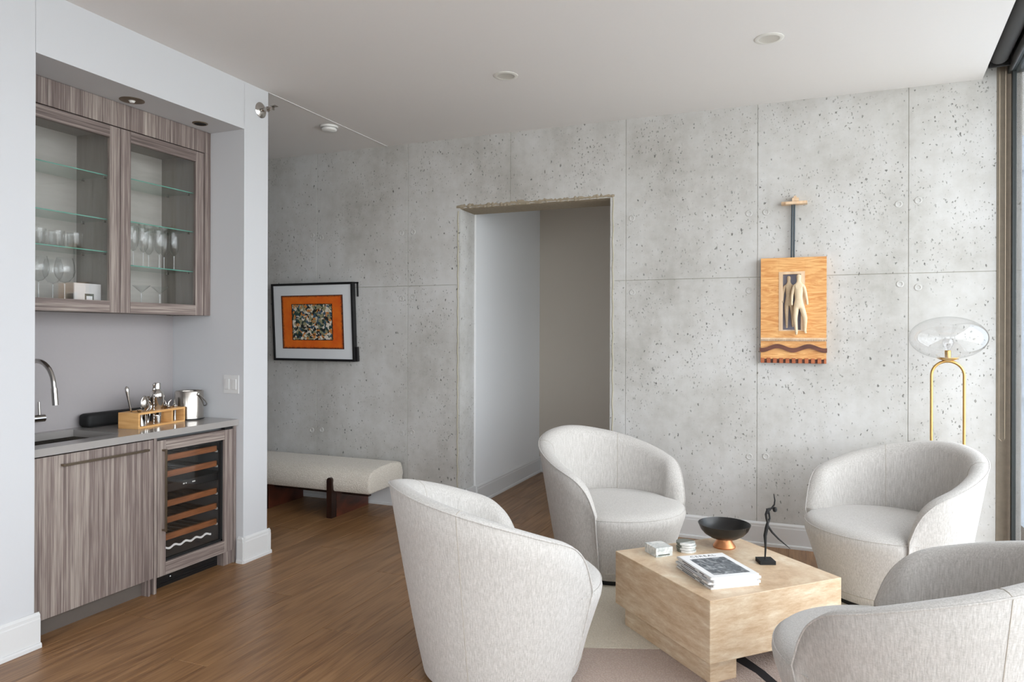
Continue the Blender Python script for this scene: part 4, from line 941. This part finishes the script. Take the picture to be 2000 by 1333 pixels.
# ================================================================== RUG
ra = math.radians(20)
t = thing('rug', 'low pile rug with cream and mauve fields and a black band under the table', 'rug', (-0.36, 3.45, 0), ra)
b = nb(); box(b, -0.72, 0.95, 0.0, 0.95, 0.0005, 0.0052, 0.002); obj('cream_field', b, M_RUGC, t)
b = nb(); box(b, -0.72, 0.95, -1.15, -0.001, 0.0005, 0.0048, 0.002); obj('mauve_field', b, M_RUGM, t)
b = nb(); prism(b, [(0.0, -0.30), (0.07, -0.30), (0.10, -0.18), (0.10, 0.15), (-0.1, 0.15), (-0.1, -0.1)], 'z', 0.0126, 0.0132) if False else None
b.free() if b else None
b = nb(); poly = [(0.05 + 0.0, 0.12), (0.10, -0.05), (0.155, -0.20), (0.20, -0.40), (0.155, -0.40), (0.11, -0.22), (0.04, -0.08), (-0.02, 0.08)]
prism(b, poly, 'z', 0.0048, 0.0056); obj('black_band', b, M_RUGB, t)

# ================================================================== TRAVERTINE TABLE
TZ = 0.372; TB = 0.106
ta = math.radians(-44.6)
tcx, tcy = -0.3545, 3.584
t = thing('coffee_table', 'square travertine block coffee table on recessed plinths', 'table', (tcx, tcy, 0.0056), ta)
hs = 0.372
TL = TZ - 0.0056
b = nb(); box(b, -hs, hs, -hs, hs, TB - 0.0056, TL, 0.0025, 2); obj('tabletop_block', b, M_TRAV, t)
b = nb(); box(b, -hs + 0.045, hs - 0.035, -hs + 0.03, -hs + 0.17, 0, TB - 0.0056, 0.001); obj('plinth', b, M_TRAV, t)
b = nb(); box(b, -hs + 0.045, hs - 0.035, hs - 0.17, hs - 0.03, 0, TB - 0.0056, 0.001); obj('plinth', b, M_TRAV, t)
# ---- things on the table
zt = TZ + 0.0005
t = thing('footed_bowl', 'black turned bowl on a flared copper foot at the back of the table', 'bowl', (-0.372, 3.865, zt))
b = nb(); lathe(b, [(0.0, 0.042), (0.035, 0.043), (0.07, 0.052), (0.10, 0.070), (0.120, 0.092), (0.132, 0.119), (0.1335, 0.1225), (0.130, 0.1235), (0.116, 0.096), (0.096, 0.076), (0.066, 0.060), (0.0, 0.053)], n=64); obj('bowl', b, M_BLACKWOOD, t, True)
b = nb(); lathe(b, [(0.0, 0.0), (0.056, 0.0), (0.058, 0.006), (0.052, 0.016), (0.040, 0.034), (0.037, 0.045), (0.0, 0.045)], n=48); obj('foot', b, M_COPPER, t, True)
t = thing('dancer_figurine', 'slender black metal dancer figurine on a square base', 'figurine', (-0.160, 3.675, zt), math.radians(22))
b = nb(); box(b, -0.038, 0.038, -0.036, 0.036, 0, 0.018, 0.001); obj('base', b, M_MATTE, t)
b = nb()
S = lambda u, v, y=0.0: ((u - 1495) * 0.00262, y, (1100 - v) * 0.00262)
tube(b, [S(1494, 1095), S(1495, 1070), S(1494, 1050), S(1497, 1035), S(1499, 1024)], [0.0035, 0.005, 0.008, 0.009, 0.006], 10)
tube(b, [S(1499, 1026), S(1496, 1017, -0.004), S(1495, 1010, -0.004), S(1499, 1002), S(1504, 1001)], [0.006, 0.0055, 0.006, 0.008, 0.005], 10)
tube(b, [S(1499, 1026), S(1503, 1018, 0.004), S(1502, 1010, 0.004), S(1499, 1002)], [0.006, 0.005, 0.005, 0.007], 10)
tube(b, [S(1499, 1006), S(1497, 1001), S(1506, 999), S(1511, 992), S(1512, 984), S(1510, 972)], [0.005, 0.006, 0.005, 0.0042, 0.0035, 0.002], 8)
lathe(b, [(0, -0.0135), (0.008, -0.010), (0.011, 0), (0.008, 0.010), (0, 0.0135)], n=14, cx=S(1512, 1001)[0], cz=S(1512, 1001)[2])
tube(b, [S(1498, 1030), S(1508, 1044, 0.01), S(1522, 1058, 0.02), S(1534, 1068, 0.028), S(1546, 1078, 0.035)], [0.006, 0.0055, 0.0045, 0.003, 0.0012], 8)
obj('dancer', b, M_MATTE, t, True)
# magazines
ma = math.radians(-53)
mags = [(0.0, 0.0, 0), (0.006, 0.003, 1.2), (-0.006, -0.004, -1.5), (0.008, 0.0, 1.0), (0.0, 0.004, -0.6)]
mc = Vector((-0.360, 3.388)); mt = 0.0098
pos = ['bottom magazine of the stack, lying on the table', 'second magazine from the bottom of the stack', 'middle magazine of the stack', 'second magazine from the top, under the landscape cover', 'top magazine with white border and grey landscape photo']
first = None
for i, (dx, dy, da) in enumerate(mags):
    L = (mc.x + dx, mc.y + dy, zt + i * (mt + 0.0003))
    if first is None:
        first = thing('magazine', pos[0], 'magazine', L, ma, 'magazines stacked on the table')
        b = nb(); box(b, -0.153, 0.155, -0.1135, 0.118, 0.0006, mt - 0.0006); obj('pages', b, M_PAPER, first)
        b = nb(); box(b, -0.155, 0.155, -0.12, 0.12, mt - 0.0006, mt); box(b, -0.155, 0.155, -0.12, 0.12, 0, 0.0006); obj('cover', b, M_PAPER, first)
        b = nb(); box(b, -0.155, 0.155, -0.1205, -0.1135, 0.0, mt); sp_ = obj('spine', b, M_PAPERG, first)
        b = nb(); box(b, -0.10, 0.02, -0.1209, -0.1205, 0.003, 0.0065); box(b, 0.06, 0.10, -0.1209, -0.1205, 0.003, 0.0065); obj('spine_print', b, M_INK, sp_)
        top_mag = first
    else:
        top_mag = dup(first, L, pos[i], 'magazines stacked on the table', ma + math.radians(da))
        if i % 2:
            pass
m, n, l, p_ = mat('landscape_photo'); mp = mapping(n, l, (14, 22, 10)); a_ = noise(n, l, mp, 1, 6, 0.6, 1.8)
r = ramp(n, [(0.33, srgb(52, 58, 66)), (0.5, srgb(110, 116, 122)), (0.68, srgb(188, 190, 192))]); l.new(a_.outputs[0], r.inputs[0]); l.new(r.outputs[0], p_.inputs['Base Color']); p_.inputs['Roughness'].default_value = 0.4
b = nb(); box(b, -0.098, 0.125, -0.085, 0.095, mt, mt + 0.0002); obj('cover_photo', b, m, top_mag)
def text(name, s, size, m, parent, loc, rot=(0, 0, 0), sx=1.0, space=1.0):
    c = bpy.data.curves.new(name, 'FONT'); c.body = s; c.size = size; c.align_x = 'CENTER'; c.align_y = 'CENTER'; c.extrude = 0.0001; c.space_character = space
    o = bpy.data.objects.new(name, c); C.objects.link(o); bpy.context.view_layer.update()
    dg = bpy.context.evaluated_depsgraph_get(); me = bpy.data.meshes.new_from_object(o.evaluated_get(dg)); bpy.data.objects.remove(o)
    me.materials.clear(); me.materials.append(m); o = bpy.data.objects.new(name, me); C.objects.link(o); o.parent = parent; o.location = loc; o.rotation_euler = rot; o.scale = (sx, 1, 1)
    return o
text('cover_title', 'CEREAL', 0.032, M_INK, top_mag, (-0.127, 0.0, mt + 0.0002), (0, 0, PI / 2), 1.0, 1.25)
# small marbled box and coasters
t = thing('card_box', 'small white marbled box at the left corner of the table', 'box', (-0.668, 3.618, zt), math.radians(-48))
b = nb(); box(b, -0.054, 0.054, -0.047, 0.047, 0, 0.022, 0.001); obj('box_base', b, M_MARBLE, t)
b = nb(); box(b, -0.055, 0.055, -0.048, 0.048, 0.0225, 0.046, 0.001); obj('box_lid', b, M_MARBLE, t)
b = nb(); box(b, 0.0555, 0.0559, -0.036, 0.03, 0.006, 0.013); obj('printed_line', b, M_GREYGREEN, t)
first = None
cl_ = ['bottom coaster of the round stack beside the marbled box', 'second coaster from the bottom of the round stack', 'third coaster from the bottom of the round stack', 'top coaster of the round stack, half grey and half white']
for i in range(4):
    L = (-0.547 + 0.002 * (-1) ** i, 3.722, zt + i * 0.0125)
    if first is None:
        first = thing('coaster', cl_[0], 'coaster', L, math.radians(-60), 'round coasters stacked on the table')
        def half(a0, a1, m_, nm_):
            b = nb(); poly = [(0.048 * math.cos(a0 + (a1 - a0) * k / 20), 0.048 * math.sin(a0 + (a1 - a0) * k / 20)) for k in range(21)]
            prism(b, poly, 'z', 0.0, 0.0105); obj(nm_, b, m_, first)
        half(math.radians(95), math.radians(305), M_GREYGREEN, 'grey_half'); half(math.radians(-55), math.radians(95), M_MARBLE, 'white_half')
    else: dup(first, L, cl_[i], 'round coasters stacked on the table', math.radians(-60 + 3 * (-1) ** i))

# ================================================================== ARMCHAIRS
def make_chair(label):
    t = thing('swivel_armchair', label, 'armchair', (0, 0, 0), 0, 'barrel swivel armchairs around the coffee table')
    A_, B_, RB = 0.497, 0.466, 0.345
    FM = math.radians(121.5)
    degs = [0, 33, 65, 92, 104, 112, 117, 120.0, 121.5]; zz = [0.840, 0.808, 0.746, 0.674, 0.634, 0.580, 0.52, 0.46, 0.425]
    N = 110; th_ = 0.098
    def rim(phi):
        d = abs(math.degrees(phi)); z = interp(d, degs, zz)
        k = 1 - 0.055 * smap(d, 95, 121)
        return -A_ * k * math.cos(phi), B_ * k * math.sin(phi), z
    b = nb(); rows = []; outer = []; seamv = {}
    for i in range(N + 1):
        phi = -FM + 2 * FM * (0.5 - 0.5 * math.cos(PI * i / N)) if False else -FM + 2 * FM * i / N
        # denser sampling near the tips
        s = -1 + 2 * i / N; phi = FM * math.copysign(1 - (1 - abs(s)) ** 1.35, s)
        rx, ry, z = rim(phi); R = math.hypot(rx, ry); ux, uy = rx / R, ry / R
        d = abs(math.degrees(phi)); tk = th_ * (1 - 0.35 * smap(d, 108, 121.5))
        hz = z - 0.40
        row = []
        for q in range(7):      # outer face, tapering to the base
            f = q / 6; zz_ = 0.03 + (z - 0.03) * f; rr = RB + (R - RB) * (f ** 0.9); row.append((rr, zz_))
        row += [(R - 0.004, z + 0.006), (R - 0.016, z + 0.011), (R - 0.036, z + 0.013), (R - tk * 0.62, z + 0.007), (R - tk * 0.86, z - 0.011), (R - tk, z - 0.045 * min(1, hz / 0.1 + 0.2))]
        zi = z - 0.045 * min(1, hz / 0.1 + 0.2)
        for f in (0.33, 0.66, 1.0):
            row.append((R - tk - 0.030 * f * min(1, hz / 0.3) , zi + (0.385 - zi) * f))
        rows.append([b.verts.new((ux * rr, uy * rr, zq)) for rr, zq in row]); outer.append((ux * (R + 0.0), uy * (R + 0.0), z + 0.003))
        seamv[i] = (phi, row, ux, uy)
    for P_, Q in zip(rows[:-1], rows[1:]):
        for k in range(len(P_) - 1): b.faces.new((P_[k], Q[k], Q[k + 1], P_[k + 1]))
    b.faces.new(rows[0][::-1]); b.faces.new(rows[-1])
    obj('backrest', b, M_LINEN, t, 'all')
    # seat drum
    b = nb(); prof = [(0.0, 0.030), (0.33, 0.030), (0.340, 0.034), (0.352, 0.08), (0.375, 0.18), (0.402, 0.29), (0.420, 0.355), (0.424, 0.385), (0.417, 0.410), (0.398, 0.428), (0.36, 0.440), (0.25, 0.450), (0.12, 0.455), (0.0, 0.456)]
    rws = []
    nn = 72
    for r, z in prof:
        sh = 0.02 * smap(z, 0.1, 0.4)
        if r < 1e-6: rws.append([b.verts.new((sh, 0, z))])
        else:
            row = []
            for k in range(nn):
                a = 2 * PI * k / nn; c_ = math.cos(a)
                aa = math.degrees(abs(math.atan2(math.sin(a), c_))); rr = r * (1 - 0.10 * smap(aa, 54, 70))
                row.append(b.verts.new((sh + rr * c_, rr * math.sin(a), z)))
            rws.append(row)
    for P_, Q in zip(rws[:-1], rws[1:]):
        for k in range(nn):
            j = (k + 1) % nn
            if len(P_) == 1: b.faces.new((P_[0], Q[k], Q[j]))
            elif len(Q) == 1: b.faces.new((P_[k], P_[j], Q[0]))
            else: b.faces.new((P_[k], P_[j], Q[j], Q[k]))
    st = obj('seat', b, M_LINEN, t, 'all')
    b = nb(); pts = [(0.02 * smap(0.407, .1, .4) + 0.4195 * math.cos(a), 0.4195 * math.sin(a), 0.407) for a in [math.radians(-66 + 132 * k / 40) for k in range(41)]]
    tube(b, pts, 0.0022, 6); obj('seat_seam', b, M_LINEN, st, True)
    b = nb(); pts = [(0.0 + 0.3525 * math.cos(a), 0.3525 * math.sin(a), 0.078) for a in [math.radians(-58 + 116 * k / 40) for k in range(41)]]
    tube(b, pts, 0.0016, 6); obj('hem_seam', b, M_SEAM, st, True)
    # piping along the outer rim and down the front edges of the arms
    b = nb(); path = list(outer)
    for e, sgn in ((0, -1), (N, 1)):
        phi, row, ux, uy = seamv[e]; dn = [(ux * rr, uy * rr, zq) for rr, zq in row[:7]]
        if e == 0: path = dn + path
        else: path = path + dn[::-1]
    tube(b, path, 0.0034, 7); obj('piping', b, M_LINEN, t, True)
    # upright seams either side of the back
    for sg in (-1, 1):
        best = min(seamv, key=lambda i: abs(seamv[i][0] - sg * math.radians(48))); phi, row, ux, uy = seamv[best]
        b = nb(); tube(b, [(ux * rr, uy * rr, zq) for rr, zq in row], 0.0014, 5); obj('back_seam', b, M_SEAM, t, True)
    b = nb(); lathe(b, [(0, 0.0), (0.31, 0.0), (0.315, 0.003), (0.315, 0.031), (0, 0.031)], n=56); obj('swivel_base', b, M_MATTE, t, True)
    return t
ch = make_chair('oatmeal barrel armchair in the foreground, its back towards us, left of the table')
chairs = [(-1.226, 2.904, 45.4, None), (-1.091, 4.398, -33.3, 'oatmeal barrel armchair standing in front of the doorway'),
          (0.346, 2.684, 156.9, 'oatmeal barrel armchair cropped at the lower right corner, seen from behind'), (0.453, 4.527, -139.9, 'oatmeal barrel armchair in front of the brass floor lamp')]
for i, (x, y, a, lb) in enumerate(chairs):
    z = 0.0056
    if i == 0: ch.location = (x, y, z); ch.rotation_euler = (0, 0, math.radians(a))
    else: dup(ch, (x, y, z), lb, 'barrel swivel armchairs around the coffee table', math.radians(a))
